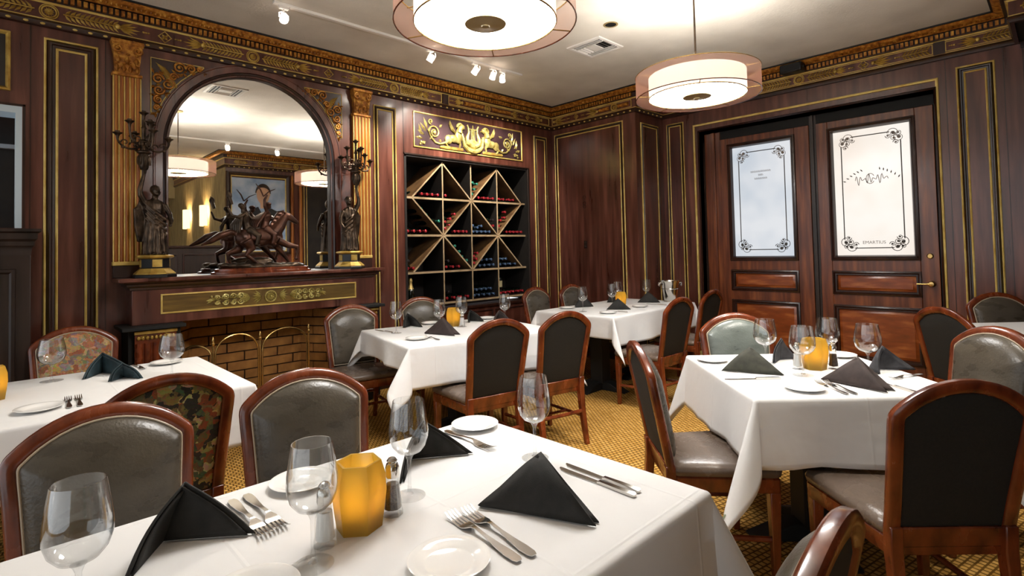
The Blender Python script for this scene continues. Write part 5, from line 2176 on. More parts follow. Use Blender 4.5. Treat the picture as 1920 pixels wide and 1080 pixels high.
def make_chair(front, back, seat):
    def mk():
        root = tag(empty('dining_chair'), cat='chair')
        wood = 'chair_wood'
        # arched back frame
        o, i = outline(0), outline(.043)
        sec = [(0.0, .010), (.006, .017), (.022, .021), (.037, .017), (.043, .008), (.043, -.010), (.036, -.017), (.008, -.017), (.0, -.010)]
        rings = []
        for (a, c) in zip(o, i):
            ring = []
            for d, h in sec:
                t = d / .043
                x, z = a[0] + (c[0] - a[0]) * t, a[1] + (c[1] - a[1]) * t
                ring.append((x, back_y(z) + h, z))
            rings.append(ring)
        b = MB()
        b.rings(rings, caps=True)
        b.build('back_frame', wood, root, sharp=50)
        b = MB()
        zz = (.385, .455)
        b.hexa([(-.165, back_y(zz[0]) - .014, zz[0]), (.165, back_y(zz[0]) - .014, zz[0]), (.165, back_y(zz[0]) + .016, zz[0]), (-.165, back_y(zz[0]) + .016, zz[0]),
                (-.165, back_y(zz[1]) - .014, zz[1]), (.165, back_y(zz[1]) - .014, zz[1]), (.165, back_y(zz[1]) + .016, zz[1]), (-.165, back_y(zz[1]) + .016, zz[1])])
        b.build('back_rail', wood, root, bevel=.005)
        # upholstered front of the back, with piping
        inn = [(x, z) for x, z in outline(.036, .475)]
        cx, cz = 0, .72
        b = MB()
        rg = []
        for f, h in ((1, .004), (.995, .014), (.975, .025), (.93, .037), (.86, .047), (.74, .056), (.55, .063), (.28, .067), (.02, .068)):
            rg.append([(cx + (x - cx) * f, back_y(cz + (z - cz) * f) + h, cz + (z - cz) * f) for x, z in inn])
        b.rings(rg, caps=True)
        b.build('back_cushion', front, root, sharp=70)
        b = MB()
        b.tube([(x * .995, back_y(z) + .021, z) for x, z in inn], .0036, 6, closed=True)
        b.build('piping', 'piping', root)
        b = MB()
        inb = [(x, z) for x, z in outline(.041, .45)]
        b.rings([[(cx + (x - cx) * f, back_y(cz + (z - cz) * f) - h, cz + (z - cz) * f) for x, z in inb] for f, h in ((1, -.002), (1, .004), (.95, .008), (.5, .009), (.02, .009))], caps=True)
        b.build('back_panel', back, root, sharp=70)
        # seat
        b = MB()
        def sq(w0, w1, y0, y1, z, r=.035, k=5):
            """rounded trapezoid: w0 half width behind, w1 in front"""
            cs = [(w1 - r, y1 - r, 0), (-(w1 - r), y1 - r, 1), (-(w0 - r), y0 + r, 2), (w0 - r, y0 + r, 3)]
            out = []
            for (x, y, q) in cs:
                for j in range(k):
                    a = pi / 2 * (q + j / (k - 1))
                    out.append((x + r * cos(a), y + r * sin(a), z))
            return out
        b.rings([sq(.19, .222, -.195, .222, .418), sq(.205, .237, -.200, .237, .426), sq(.208, .240, -.202, .240, .445), sq(.200, .232, -.195, .232, .462),
                 sq(.17, .20, -.165, .20, .472, .06), sq(.09, .11, -.09, .11, .477, .05), sq(.02, .02, -.02, .02, .478, .01)], caps=True)
        b.build('seat', seat, root, sharp=60)
        b = MB()
        b.rings([sq(.195, .228, -.200, .225, .360, .012), sq(.198, .231, -.203, .228, .366, .014), sq(.198, .231, -.203, .228, .414, .014), sq(.192, .225, -.197, .222, .421, .014)], caps=True)
        b.build('seat_frame', wood, root, sharp=40)
        # legs
        for s in (-1, 1):
            b = MB()
            x = s * .205
            b.rings([[(x + dx * k - s * .0, .205 + dy * k, z) for dx, dy in ((-.5, -.5), (.5, -.5), (.5, .5), (-.5, .5))] for z, k in ((0, .028), (.10, .032), (.362, .044))], caps=True)
            b.build('leg', wood, root, bevel=.004)
            b = MB()
            x = s * .180
            rg = []
            for z, y, k in ((0, -.262, .030), (.10, -.240, .034), (.25, -.216, .038), (.38, -.204, .042), (.46, -.207, .041)):
                rg.append([(x + dx * k, y + dy * k, z) for dx, dy in ((-.5, -.5), (.5, -.5), (.5, .5), (-.5, .5))])
            b.rings(rg, caps=True)
            b.build('leg', wood, root, bevel=.004)
            b = MB()
            b.tube([(s * .186, -.222, .185), (s * .203, .200, .165)], .012, 8)
            b.build('side_stretcher', wood, root)
        b = MB()
        b.tube([(-.193, -.02, .174), (.193, -.02, .174)], .011, 8)
        b.build('cross_stretcher', wood, root)
        b = MB()
        b.tube([(-.178, -.226, .225), (0, -.236, .225), (.178, -.226, .225)], .013, 8)
        b.build('back_stretcher', wood, root)
        return root
    return mk


CK = {'leather': Kind(make_chair('leather', 'back_fabric', 'seat_leather')),
      'teal': Kind(make_chair('teal_leather', 'back_fabric', 'seat_leather')),
      'tapestry': Kind(make_chair('tapestry', 'tapestry_dark', 'seat_leather'))}


def chair(tx, ty, facing, kind, label, group):
    """tx, ty: top of the back; facing: degrees of the direction the sitter looks"""
    a = radians(facing)
    loc = (tx + .302 * cos(a), ty + .302 * sin(a), 0)
    CK[kind].place(loc, a - pi / 2, label, group)


GA, GB, GC, GD, GE, GF = ('chairs at the foremost table', 'chairs at the table by the fireplace', 'chairs at the table before the wine rack', 'chairs at the table in the far corner', 'chairs at the square table', 'chairs at the table by the right wall')
chair(.830, 1.99, -102, 'leather', 'grey leather chair with cherry frame between the two nearest tables, second from left', GA)
chair(.228, 1.98, -90, 'leather', 'grey leather chair cut off by the left edge, behind the black napkin', GA)
chair(.93, .262, 92, 'leather', 'chair with glossy cherry top rail poking up at the bottom edge', GA)
chair(.455, 2.29, 90, 'tapestry', 'cherry chair with dark vine tapestry back panel, seen from behind', GB)
chair(.358, 4.42, -90, 'tapestry', 'chair with pink flowered tapestry back facing out beside the fireplace', GB)
chair(2.12, 4.16, -101, 'leather', 'taupe leather chair just right of the brass fire screen', GC)
chair(2.88, 4.27, -101, 'leather', 'taupe leather chair under the champagne bottle, behind its table', GC)
chair(2.25, 2.45, 79, 'leather', 'dark-backed cherry chair at the near side, left of the pair before the wine rack table', GC)
chair(2.79, 2.37, 79, 'leather', 'dark-backed cherry chair at the near side, right of the pair before the wine rack table', GC)
chair(4.36, 4.18, -88, 'leather', 'taupe leather chair in front of the right end of the wine rack', GD)
chair(4.92, 4.12, -92, 'leather', 'mostly hidden leather chair in front of the corner closet', GD)
chair(4.10, 2.24, 88, 'leather', 'dark-backed cherry chair with brown seat at the corner table, left of two', GD)
chair(4.94, 2.36, 90, 'leather', 'dark-backed cherry chair at the corner table, nearest the glazed doors', GD)
chair(2.13, .225, 45, 'leather', 'large dark-backed cherry chair at the right edge, nearest the camera', GE)
chair(2.07, 1.37, -45, 'leather', 'cherry chair seen edge-on with brown leather seat, left of the square table', GE)
chair(3.32, 1.46, -135, 'teal', 'chair with grey-green leather back behind the square table, by the doors', GE)
chair(3.50, .245, 142, 'leather', 'leather chair with red-brown rim right of the square table, front seen', GE)
chair(4.33, .58, -40, 'leather', 'dark-backed cherry chair before the right door, turned away', GF)
chair(5.72, .41, -142, 'leather', 'dark leather chair against the panelled wall at the right edge', GF)


# ------------------------------------------------------------------ tables and cloths
def table(cx, cy, a, b, rot, label, cols):
    root = tag(empty('dining_table', (cx, cy, 0), rot), label, 'table')
    m = MB()
    m.box(-a + .012, a - .012, -b + .012, b - .012, .722, .752)
    m.build('tabletop', 'black_matte', root, bevel=.004)
    for x in cols:
        m = MB()
        m.box(x - .07, x + .07, -.07, .07, .06, .722)
        m.build('pedestal_column', 'black_matte', root, bevel=.008)
        m = MB()
        for s in (0, 1):
            q = [(x - .30, -.055), (x + .30, -.055), (x + .30, .055), (x - .30, .055)] if s == 0 else [(x - .055, -.30), (x + .055, -.30), (x + .055, .30), (x - .055, .30)]
            k = [(x - .12, -.05), (x + .12, -.05), (x + .12, .05), (x - .12, .05)] if s == 0 else [(x - .05, -.12), (x + .05, -.12), (x + .05, .12), (x - .05, .12)]
            m.hexa([(p[0], p[1], 0) for p in q] + [(p[0], p[1], .075) for p in k])
        m.build('pedestal_base', 'black_matte', root, bevel=.006)
    return root


def cloth(cx, cy, a, b, rot, over, label, seed=1, flop=None):
    """a, b half sizes; over = (left, right, front, back) drops"""
    rr = random.Random(seed)
    ol, orr, of, ob = over
    ZT, r = .760, .014
    e0 = radians(3.5)
    ph = [rr.uniform(0, 6) for _ in range(8)]
    V, F_, idx = [], [], {}

    def prof(q, eps):
        q0 = r * pi / 2
        if q < q0:
            return r * sin(q / r), r * (1 - cos(q / r))
        return r + (q - q0) * sin(eps), r + (q - q0) * cos(eps)

    A, B = a - r, b - r
    nq = 16

    def qs(o):
        return [0, r * .5, r * 1.05, r * pi / 2] + [r * pi / 2 + (o - r * pi / 2) * (i / (nq - 4)) for i in range(1, nq - 3)]

    def key(p):
        k = (round(p[0], 4), round(p[1], 4), round(p[2], 4))
        if k not in idx:
            idx[k] = len(V)
            V.append(p)
        return idx[k]

    def quad(g):
        for i in range(len(g) - 1):
            for j in range(len(g[0]) - 1):
                f = [key(g[i][j]), key(g[i + 1][j]), key(g[i + 1][j + 1]), key(g[i][j + 1])]
                f = [x for n, x in enumerate(f) if x not in f[:n]]
                if len(f) > 2:
                    F_.append(f)
    nx, ny = max(8, int(a / .03)), max(8, int(b / .03))
    xs = [-A + 2 * A * i / nx for i in range(nx + 1)]
    ys = [-B + 2 * B * i / ny for i in range(ny + 1)]
    quad([[(x, y, ZT) for y in ys] for x in xs])

    def side(nrm, base, o, p):
        """base(t) gives the edge point, t in 0..1"""
        g = []
        n = nx if nrm[0] == 0 else ny
        for i in range(n + 1):
            t = i / n
            bx, by = base(t)
            rowp = []
            win = sin(pi * t) ** .6
            for q in qs(o):
                out, dn = prof(q, e0)
                w = max(0, (q - r * 2) / o)
                out += win * w * (.016 * sin(5.0 * t * 2 + p) + .010 * sin(13 * t + 2 * p) + .006 * sin(27 * t + p))
                rowp.append((bx + nrm[0] * out, by + nrm[1] * out, ZT - dn))
            g.append(rowp)
        quad(g)
    side((0, -1), lambda t: (-A + 2 * A * t, -B), of, ph[0])
    side((0, 1), lambda t: (-A + 2 * A * t, B), ob, ph[1])
    side((-1, 0), lambda t: (-A, -B + 2 * B * t), ol, ph[2])
    side((1, 0), lambda t: (A, -B + 2 * B * t), orr, ph[3])

    def corner(sx, sy, ox, oy):
        nt = 20
        g = []
        al = radians(rr.uniform(20, 27))
        sk = rr.uniform(-.25, .25)
        if flop and (sx, sy) == flop[0]:
            al, sk = radians(flop[1]), flop[2]
        for i in range(nt + 1):
            th = pi / 2 * i / nt
            c, s = cos(th), sin(th)
            R = min(ox / c if c > 1e-6 else 1e9, oy / s if s > 1e-6 else 1e9)
            R *= 1 + .34 * sin(2 * th) ** 2
            eps = e0 + (al - e0) * sin(2 * th) ** 1.3
            be = th + sk * sin(2 * th) ** 2
            row_ = []
            for k, q in enumerate(qs(max(R, .05))):
                out, dn = prof(q, eps)
                row_.append((sx * (A + out * cos(be)), sy * (B + out * sin(be)), ZT - dn))
            g.append(row_)
        quad(g)
    corner(-1, -1, ol, of)
    corner(1, -1, orr, of)
    corner(-1, 1, ol, ob)
    corner(1, 1, orr, ob)
    m = MB()
    m.v, m.f = V, F_
    o = m.build('tablecloth', 'linen', sharp=60)
    o.location = (cx, cy, 0)
    o.rotation_euler = (0, 0, rot)
    # weld the hem seams of side and corner strips
    bm = bmesh.new()
    bm.from_mesh(o.data)
    bmesh.ops.remove_doubles(bm, verts=bm.verts, dist=.002)
    bmesh.ops.recalc_face_normals(bm, faces=bm.faces)
    bm.to_mesh(o.data)
    bm.free()
    o.data.polygons.foreach_set('use_smooth', [True] * len(o.data.polygons))
    s = o.modifiers.new('solid', 'SOLIDIFY')
    s.thickness = .0015
    s.offset = 0
    tag(o, label, 'tablecloth', 'white tablecloths')
    return o


TB = [  # cx, cy, half a, half b, rot, drops, name bits
    (.355, 1.08, .925, .450, 0, (.27, .32, .27, .27), 'foremost table, lower left of the photo', (-.45, .45)),
    (-.02, 3.205, .910, .515, 0, (.3, .30, .275, .275), 'table beside the fireplace', (-.45, .45)),
    (1.88 + .98 * .60 + .19 * .495, 2.91 - .19 * .60 + .98 * .495, .605, .495, radians(-11), (.17, .25, .275, .22), 'table before the wine rack', (0,)),
    (4.60, 3.215, .775, .455, radians(1.5), (.20, .20, .265, .22), 'far corner table', (-.35, .35)),
    (2.757, .872, .440, .440, radians(45), (.275, .275, .275, .275), 'square table before the glazed doors', (0,)),
    (4.98, .02, .430, .430, radians(45), (.20, .20, .20, .20), 'table mostly hidden at the right edge', (0,)),
]
for k, (cx, cy, a, b, rot, ov, nm, cols) in enumerate(TB):
    table(cx, cy, a, b, rot, 'black pedestal table carrying the ' + nm, cols)
    tc_ = cloth(cx, cy, a, b, rot, ov, 'white linen tablecloth on the ' + nm, seed=k + 3,
          flop={2: ((-1, -1), 36, -.42), 4: ((-1, 1), 27, .15), 3: ((-1, -1), 22, .3)}.get(k))

ZT = .7608


# care label sewn into the hem of the square table's cloth, beside its hanging corner
def care_label():
    o = next(o for o in COL.objects if o.name.startswith('tablecloth') and o.get('label', '').find('square table') > 0)
    low = min(o.data.vertices, key=lambda v: v.co.z if (v.co.x < 0 < v.co.y) else 9)
    near = min((v for v in o.data.vertices if v.co.z < .40 and v.co.x < -.3), key=lambda v: abs((v.co - low.co).length - .075))
    c = near.co
    t = MB(Matrix.Translation((c.x - .004, c.y, c.z - .010)) @ Matrix.Rotation(.5, 4, 'X'))
    t.box(-.0006, .0006, -.010, .010, -.014, .006)
    t.build('care_label', 'label_green', o, label='small green and white care label')


care_label()


# ------------------------------------------------------------------ table settings
def make_glass(bw, h, bh):
    """bowl width, total height, bowl height"""
    def mk():
        root = tag(empty('wine_glass'), cat='wine glass')
        R = bw / 2
        z0 = h - bh
        pro = [(.0, 0), (.30, .012), (.62, .07), (.86, .18), (.98, .32), (1.0, .42), (.97, .56), (.91, .72), (.84, .88), (.785, 1.0)]
        outer = [(R * x if x else .0, z0 + bh * z) for x, z in pro]
        t = .0012
        inner = [(max(0, R * x - t) if x else 0, z0 + bh * z + (t * 1.6 if x < .9 and z < .2 else 0)) for x, z in pro]
        inner[-1] = (R * .785 - t, h)
        prof = outer + list(reversed(inner))
        b = MB()
        b.lathe(prof, 32, cap=False)
        b.build('bowl', 'glass', root, sharp=60)
        b = MB()
        sh = z0
        b.lathe([(0, .007), (.010, .007), (.0052, .014), (.0042, .03), (.0040, sh * .6), (.0048, sh - .014), (.009, sh - .004), (.012, sh - .0006), (0, sh - .0006)], 28)
        b.build('stem', 'glass', root, sharp=50)
        b = MB()
        b.lathe([(0, .0008), (R * .80, .0008), (R * .80, .0022), (R * .5, .0042), (.010, .0068), (0, .0068)], 28)
        b.build('foot', 'foot_glass', root, sharp=50)
        return root
    return mk


GK = {'tall': Kind(make_glass(.098, .238, .135)), 'wide': Kind(make_glass(.112, .225, .130)), 'balloon': Kind(make_glass(.118, .210, .125))}
GG = 'empty wine glasses set on the tables'
for kind, x, y, lab in (
        ('tall', .0995, 1.16, 'large wine glass at the lower left corner before the leather chair'),
        ('tall', .448, 1.046, 'wine glass left of the amber candle holder, through which a plate shows'),
        ('tall', .743, 1.159, 'wine glass behind the pepper shaker on the foremost table'),
        ('tall', 1.131, 1.097, 'wine glass standing alone behind the large black napkin'),
        ('tall', 2.158, 3.513, 'leftmost wine glass on the wine rack table'),
        ('tall', 2.43, 3.34, 'wine glass behind the brown napkin on the wine rack table'),
        ('tall', 2.673, 3.373, 'wine glass right of the candle on the wine rack table'),
        ('tall', 3.05, 3.27, 'rightmost wine glass on the wine rack table, before its bottles'),
        ('tall', 4.02, 3.22, 'leftmost wine glass on the far corner table'),
        ('tall', 4.47, 3.20, 'wine glass just left of the candle on the far corner table'),
        ('tall', 4.77, 3.34, 'wine glass right behind the candle on the far corner table'),
        ('tall', 5.22, 3.27, 'wine glass beside the ice bucket on the far corner table'),
        ('wide', 2.807, 1.079, 'wine glass before the grey-green chair, leftmost on the square table'),
        ('wide', 2.669, .861, 'wine glass just left of the candle on the square table'),
        ('wide', 3.021, .855, 'wine glass farthest back, behind the candle on the square table'),
        ('wide', 2.908, .657, 'wine glass behind the brown napkin, rightmost on the square table'),
        ('balloon', .199, 3.561, 'round wine glass before the flowered tapestry chair'),
        ('balloon', .648, 3.21, 'round wine glass before the brick fireplace')):
    GK[kind].place((x, y, ZT), 0, lab, GG)


def make_plate():
    root = bpy.data.objects.new('bread_plate', None)
    b = MB()
    b.lathe([(0, .0), (.046, .0), (.050, .003), (.066, .008), (.080, .013), (.081, .0145), (.079, .0155), (.064, .0115), (.050, .006), (.046, .0045), (0, .0045)], 40)
    bpy.data.objects.remove(root)
    return tag(b.build('bread_plate', 'porcelain', sharp=60), cat='plate')


PLK = Kind(make_plate)
for x, y, lab in ((1.19, 1.44, 'white bread plate at the far right corner of the foremost table'),
                  (.584, 1.43, 'white bread plate seen through the wine glass at the back'),
                  (.635, .855, 'white bread plate at the bottom edge beside the forks'),
                  (.33, 1.03, 'white bread plate cut off at the bottom left edge'),
                  (2.70, 1.31, 'white bread plate at the left corner of the square table'),
                  (2.413, .777, 'white bread plate at the near edge of the square table'),
                  (3.23, .86, 'white bread plate at the back of the square table, right of the shaker'),
                  (2.10, 3.15, 'white bread plate at the near left corner of the wine rack table'),
                  (2.62, 3.72, 'white bread plate behind the brown napkin on the wine rack table'),
                  (3.12, 3.58, 'white bread plate right of the candle on the wine rack table'),
                  (4.05, 2.95, 'white bread plate at the near left corner of the far corner table'),
                  (4.66, 3.0, 'white bread plate between two napkins on the far corner table'),
                  (4.15, 3.52, 'white bread plate at the back left of the far corner table'),
                  (.125, 2.92, 'white bread plate near the amber candle at the left edge'),
                  (.70, 3.60, 'white bread plate behind the round glass by the fireplace')):
    PLK.place((x, y, ZT), 0, lab, 'white bread plates')


def make_fork(sc=1.0):
    def mk():
        b = MB()
        n = 14
        top, bot = [], []
        prof = [(0, .0050, .004), (.008, .0085, .004), (.03, .0092, .004), (.06, .0066, .005), (.09, .0036, .008), (.118, .0032, .011), (.128, .0046, .010), (.137, .0100, .006), (.146, .0125, .003), (.156, .0128, .002)]
        for s in (-1, 1):
            pass
        rings = [[(s * w, x, z + t) for s, t in ((-1, 0), (1, 0), (1, .0018), (-1, .0018))] for x, w, z in prof]
        b.rings([[(p[0] * sc, p[1] * sc, p[2]) for p in r_] for r_ in rings], caps=True)
        for k in range(4):
            x = -.0108 + k * .0072
            b.rings([[((x + d) * sc, y * sc, z + t) for d, t in ((-w, 0), (w, 0), (w, .0016), (-w, .0016))] for y, z, w in ((.154, .002, .0020), (.175, .0025, .0019), (.192, .006, .0016), (.203, .011, .0009))], caps=True)
        return tag(b.build('fork', 'silver', sharp=50), cat='fork')
    return mk


def make_knife():
    b = MB()
    b.rings([[(s * w, y, z + t) for s, t in ((-1, 0), (1, 0), (1, h), (-1, h))] for y, w, z, h in ((0, .005, .001, .006), (.006, .0078, .0005, .008), (.06, .0070, .0005, .008), (.105, .0052, .001, .007), (.112, .0070, .001, .006))], caps=True)
    h = MB()
    r = tag(empty('table_knife'), cat='knife')
    b.build('handle', 'silver', r, sharp=50)
    h.rings([[(x0, y, .001), (x1, y, .001), (x1, y, .0032), (x0, y, .0022)] for y, x0, x1 in ((.110, -.006, .006), (.150, -.009, .007), (.21, -.010, .007), (.235, -.007, .007), (.248, .002, .006))], caps=True)
    h.build('blade', 'silver', r, sharp=40)
    return r


FK, FKB, KK = Kind(make_fork(1.0)), Kind(make_fork(1.22)), Kind(make_knife)


def lay(kind, end, to, lab, grp):
    a = atan2(to[1] - end[1], to[0] - end[0])
    kind.place((end[0], end[1], ZT), a - pi / 2, lab, grp)


GFK, GKN = 'forks laid on the tables', 'knives laid on the tables'
lay(FKB, (.733, .760), (.752, 1.0), 'near fork of the pair beside the bottom bread plate, tines to the candle', GFK)
lay(FKB, (.766, .752), (.792, 1.0), 'fork of the bottom pair nearer the large black napkin', GFK)
lay(FKB, (.420, 1.46), (.421, 1.24), 'outer fork of the pair between left napkin and wine glass', GFK)
lay(FKB, (.456, 1.465), (.457, 1.24), 'inner fork of the pair between left napkin and wine glass', GFK)
lay(FKB, (.705, 1.23), (.700, 1.46), 'fork with only its tines showing behind the amber candle holder', GFK)
lay(FKB, (1.09, 1.475), (1.085, 1.23), 'fork right of the black napkin before the far corner plate', GFK)
lay(KK, (1.146, .755), (1.155, 1.01), 'outer knife of the pair right of the large black napkin', GKN)
lay(KK, (1.119, .750), (1.123, .99), 'inner knife of the pair right of the large black napkin', GKN)
lay(KK, (2.54, .915), (2.37, 1.085), 'knife before the grey-green napkin on the square table', GKN)
lay(FK, (2.435, .625), (2.57, .775), 'fork left of the brown napkin, nearer the table edge', GFK)
lay(FK, (2.46, .600), (2.60, .755), 'fork left of the brown napkin, tucked beside it', GFK)
lay(KK, (2.63, .435), (2.73, .56), 'knife right of the brown napkin on the square table', GKN)
lay(FK, (3.01, .475), (2.83, .555), 'fork at the far right corner of the square table', GFK)
lay(KK, (2.145, 3.55), (2.14, 3.75), 'knife left of the glass on the wine rack table', GKN)
lay(FK, (2.175, 2.99), (2.19, 3.16), 'fork before the brown napkin on the wine rack table', GFK)
lay(KK, (2.62, 2.93), (2.66, 3.15), 'knife before the candle on the wine rack table', GKN)
lay(FK, (.215, 2.85), (.225, 3.06), 'fork whose tines rise above the vine tapestry chair, left one', GFK)
lay(FK, (.250, 2.85), (.260, 3.06), 'fork whose tines rise above the vine tapestry chair, right one', GFK)
lay(FK, (.56, 3.70), (.575, 3.52), 'fork behind the teal napkin by the fireplace', GFK)
lay(KK, (4.2, 2.84), (4.2, 3.02), 'knife before the black napkin on the far corner table', GKN)
lay(KK, (4.93, 2.86), (4.94, 3.05), 'knife near the right end of the far corner table', GKN)


# napkins folded into tents: ridge from B to the raised point A, wings ending at L and R
def napkin(B, L, R, A, h, m, lab, puff=.012):
    ox, oy = (B[0] + L[0] + R[0]) / 3, (B[1] + L[1] + R[1]) / 3
    z = lambda p, q: Vector((p[0] - ox, p[1] - oy, q))
    b_, a_ = z(B, .0035), z(A, h)
    mb_ = MB()
    n = 9
    for e, sg in ((z(L, .0035), 1), (z(R, .0035), -1)):
        nrm = (e - b_).cross(a_ - b_).normalized()
        ctr = (z(L, 0) + z(R, 0)) / 2
        if nrm.dot((e + a_ + b_) / 3 - (ctr * .6 + b_ * .4)) < 0:
            nrm = -nrm
        for layer in (0, 1):
            pts = {}
            for i in range(n + 1):
                for j in range(n + 1 - i):
                    u, v = i / n, j / n
                    if layer:
                        u, v = u * .93, v * .95
                    w = 1 - u - v
                    p = b_ * w + e * u + a_ * v
                    p = p + nrm * (.010 * 27 * max(0, u * v * w) ** 1.0 * .6 + puff * sin(pi * min(1, v * 1.05)) * (1 - w) ** 2 - .0075 * layer)
                    p.z = max(p.z, .0032)
                    pts[i, j] = p
            ks = {k: q for q, k in enumerate(pts)}
            fs = []
            for i in range(n):
                for j in range(n - i):
                    fs.append((ks[i, j], ks[i + 1, j], ks[i, j + 1]))
                    if i + j < n - 1:
                        fs.append((ks[i + 1, j], ks[i + 1, j + 1], ks[i, j + 1]))
            mb_.add([pts[k] for k in pts], fs)
    o = mb_.build('folded_napkin', m, sharp=70)
    o.location = (ox, oy, ZT)
    s = o.modifiers.new('solid', 'SOLIDIFY')
    s.thickness = .0052
    s.offset = 0
    tag(o, lab, 'napkin', 'napkins folded into tents')


napkin((.824, .989), (.941, .733), (.958, .738), (.957, .907), .114, 'napkin', 'large black folded napkin in front of the pair of knives', .024)
napkin((.873, 1.362), (.761, 1.232), (1.027, 1.254), (.907, 1.338), .111, 'napkin', 'black folded napkin behind the middle wine glass and white plate')
napkin((.255, 1.375), (.176, 1.255), (.409, 1.25), (.297, 1.35), .119, 'napkin', 'black folded napkin at the lower left beside the big glass')
napkin((2.606, .923), (2.505, 1.173), (2.56, 1.185), (2.63, 1.085), .112, 'napkin_green', 'grey-green folded napkin on the left of the square table')
napkin((2.628, .775), (2.556, .515), (2.61, .50), (2.67, .64), .112, 'napkin_brown', 'brown folded napkin in front of the square table candle')
napkin((2.98, .675), (2.90, .615), (3.098, .51), (3.02, .622), .114, 'napkin_slate', 'slate folded napkin behind the rightmost glass of the square table')
napkin((2.94, 1.07), (2.835, 1.055), (3.03, 1.005), (2.95, 1.052), .115, 'napkin_slate', 'slate folded napkin behind the grey-green one, before the chair')
napkin((2.278, 3.318), (2.344, 3.039), (2.41, 3.06), (2.39, 3.235), .115, 'napkin_brown', 'brown folded napkin at the near edge of the wine rack table')
napkin((2.46, 3.78), (2.33, 3.69), (2.453, 3.60), (2.39, 3.72), .112, 'napkin', 'black folded napkin behind the leftmost glass of the wine rack table')
napkin((2.94, 3.62), (2.85, 3.50), (2.98, 3.46), (2.89, 3.53), .105, 'napkin', 'black folded napkin right of the candle on the wine rack table')
napkin((3.03, 3.40), (2.93, 3.27), (3.07, 3.22), (2.99, 3.27), .11, 'napkin_brown', 'dark folded napkin half hidden by the chair, under the rightmost glass')
napkin((4.275, 3.133), (4.408, 2.941), (4.45, 2.975), (4.36, 3.055), .11, 'napkin', 'black folded napkin in front of the far corner table candle')
napkin((5.0, 3.25), (5.13, 3.05), (5.19, 3.10), (5.12, 3.19), .115, 'napkin', 'black folded napkin before the ice bucket')
napkin((4.222, 3.50), (4.42, 3.40), (4.42, 3.48), (4.40, 3.53), .113, 'napkin', 'black folded napkin behind the leftmost glass of the far corner table')
napkin((4.82, 3.52), (4.95, 3.44), (4.98, 3.50), (4.90, 3.52), .112, 'napkin', 'black folded napkin farthest back on the far corner table')
napkin((.407, 3.60), (.312, 3.464), (.53, 3.33), (.402, 3.555), .113, 'napkin_teal', 'teal-black folded napkin standing open before the flowered chair')
napkin((.47, 3.37), (.395, 3.29), (.53, 3.25), (.452, 3.30), .085, 'napkin_teal', 'teal-black folded napkin peeking over the vine tapestry chair')


# amber candle holders
def make_candle():
    root = tag(empty('candle_holder'), cat='candle holder')
    b = MB()
    a0 = pi / 6
    b.lathe([(.050, 0), (.055, .035), (.0605, .080), (.059, .115), (.050, .146), (.044, .146), (.053, .112), (.054, .080), (.049, .035), (.043, .008), (0, .008)], 6, a0=a0, cap=False)
    b.add([(.050 * cos(a0 + 2 * pi * k / 6), .050 * sin(a0 + 2 * pi * k / 6), 0) for k in range(6)], [tuple(range(6))])
    b.build('amber_glass', 'amber', root, sharp=12)
    b = MB()
    b.lathe([(0, .009), (.026, .009), (.026, .050), (.022, .053), (0, .051)], 20)
    b.build('votive_wax', 'porcelain', root)
    b = MB()
    b.lathe([(0, .056), (.005, .062), (.0065, .070), (.004, .082), (0, .092)], 10)
    b.build('flame', 'flame', root)
    return root


CKD = Kind(make_candle)
for x, y, rz, lab in ((.583, 1.115, -.15, 'faceted amber glass candle holder on the foremost table'),
                      (2.66, 3.465, .3, 'amber candle holder on the wine rack table'),
                      (4.62, 3.20, .2, 'amber candle holder on the far corner table'),
                      (2.845, .865, .35, 'amber candle holder on the square table'),
                      (-.02, 3.29, .15, 'amber candle holder cut off by the left edge')):
    CKD.place((x, y, ZT), rz, lab, 'amber glass candle holders')
    l = bpy.data.lights.new('candle_light', 'POINT')
    l.energy = CANDLE_W
    l.color = (1, .92, .74)
    l.shadow_soft_size = .012
    lo_ = bpy.data.objects.new('candle_light', l)
    COL.objects.link(lo_)
    lo_.location = (x, y, ZT + .106)


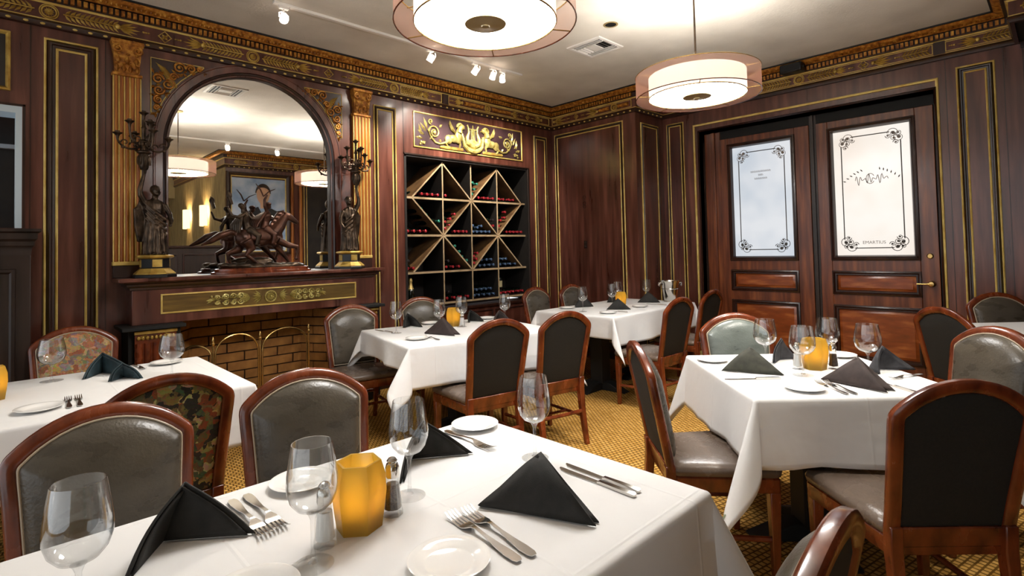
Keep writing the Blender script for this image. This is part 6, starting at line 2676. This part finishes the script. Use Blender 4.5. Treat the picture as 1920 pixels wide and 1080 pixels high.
def make_shaker(fill):
    def mk():
        root = tag(empty('shaker'), cat='shaker')
        b = MB()
        b.lathe([(0, 0), (.024, 0), (.025, .006), (.0225, .016), (.0150, .088), (.0135, .088), (.021, .016), (.0, .008)], 8, cap=False)
        b.build('glass_body', 'glass', root, sharp=20)
        b = MB()
        b.lathe([(0, .009), (.0195, .015), (.0150, .070), (0, .070)], 12)
        b.build('contents', fill, root)
        b = MB()
        b.lathe([(.0152, .086), (.0165, .090), (.0165, .106), (.0135, .116), (.010, .119), (.0125, .123), (.008, .129), (0, .130)], 16)
        b.build('metal_cap', 'chrome', root)
        return root
    return mk


SP, PP = Kind(make_shaker('salt')), Kind(make_shaker('pepper'))
GS = 'salt and pepper shakers'
SP.place((.497, 1.10, ZT), 0, 'salt shaker left of the candle on the foremost table', GS)
PP.place((.666, 1.112, ZT), 0, 'pepper shaker right of the candle on the foremost table', GS)
PP.place((2.90, .800, ZT), 0, 'pepper shaker right of the candle on the square table', GS)
SP.place((2.79, .925, ZT), 0, 'salt shaker left of the candle on the square table', GS)
SP.place((2.685, 3.385, ZT), 0, 'salt shaker beside the candle on the wine rack table', GS)

# ice bucket
ib = tag(empty('ice_bucket', (5.31, 3.03, ZT)), 'polished steel ice bucket with ring handles on the far corner table', 'bucket')
b = MB()
b.lathe([(0, 0), (.070, 0), (.074, .004), (.066, .010), (.070, .03), (.088, .12), (.098, .20), (.112, .222), (.113, .228), (.104, .226), (.094, .20), (.066, .02), (0, .016)], 32)
b.build('pail', 'chrome', ib)
b = MB()
b.lathe([(.0925, .135), (.096, .140), (.0935, .146)], 32, cap=False)
b.build('band', 'chrome', ib)
for s in (-1, 1):
    d = Matrix.Rotation(radians(45), 4, 'Z') @ Matrix.Translation((0, s * .115, .19))
    b = MB(d)
    b.tube([(0, s * .012 + s * .0 + .022 * cos(2 * pi * k / 14) * 0, .0 + .022 * sin(2 * pi * k / 14) * 0) if False else (.022 * cos(2 * pi * k / 14), s * .004, .022 * sin(2 * pi * k / 14)) for k in range(14)], .005, 6, closed=True, up=(0, 1, 0))
    b.ell((0, -s * .006, .012), (.010, .014, .010), 8, 5)
    b.build('handle', 'chrome', ib)
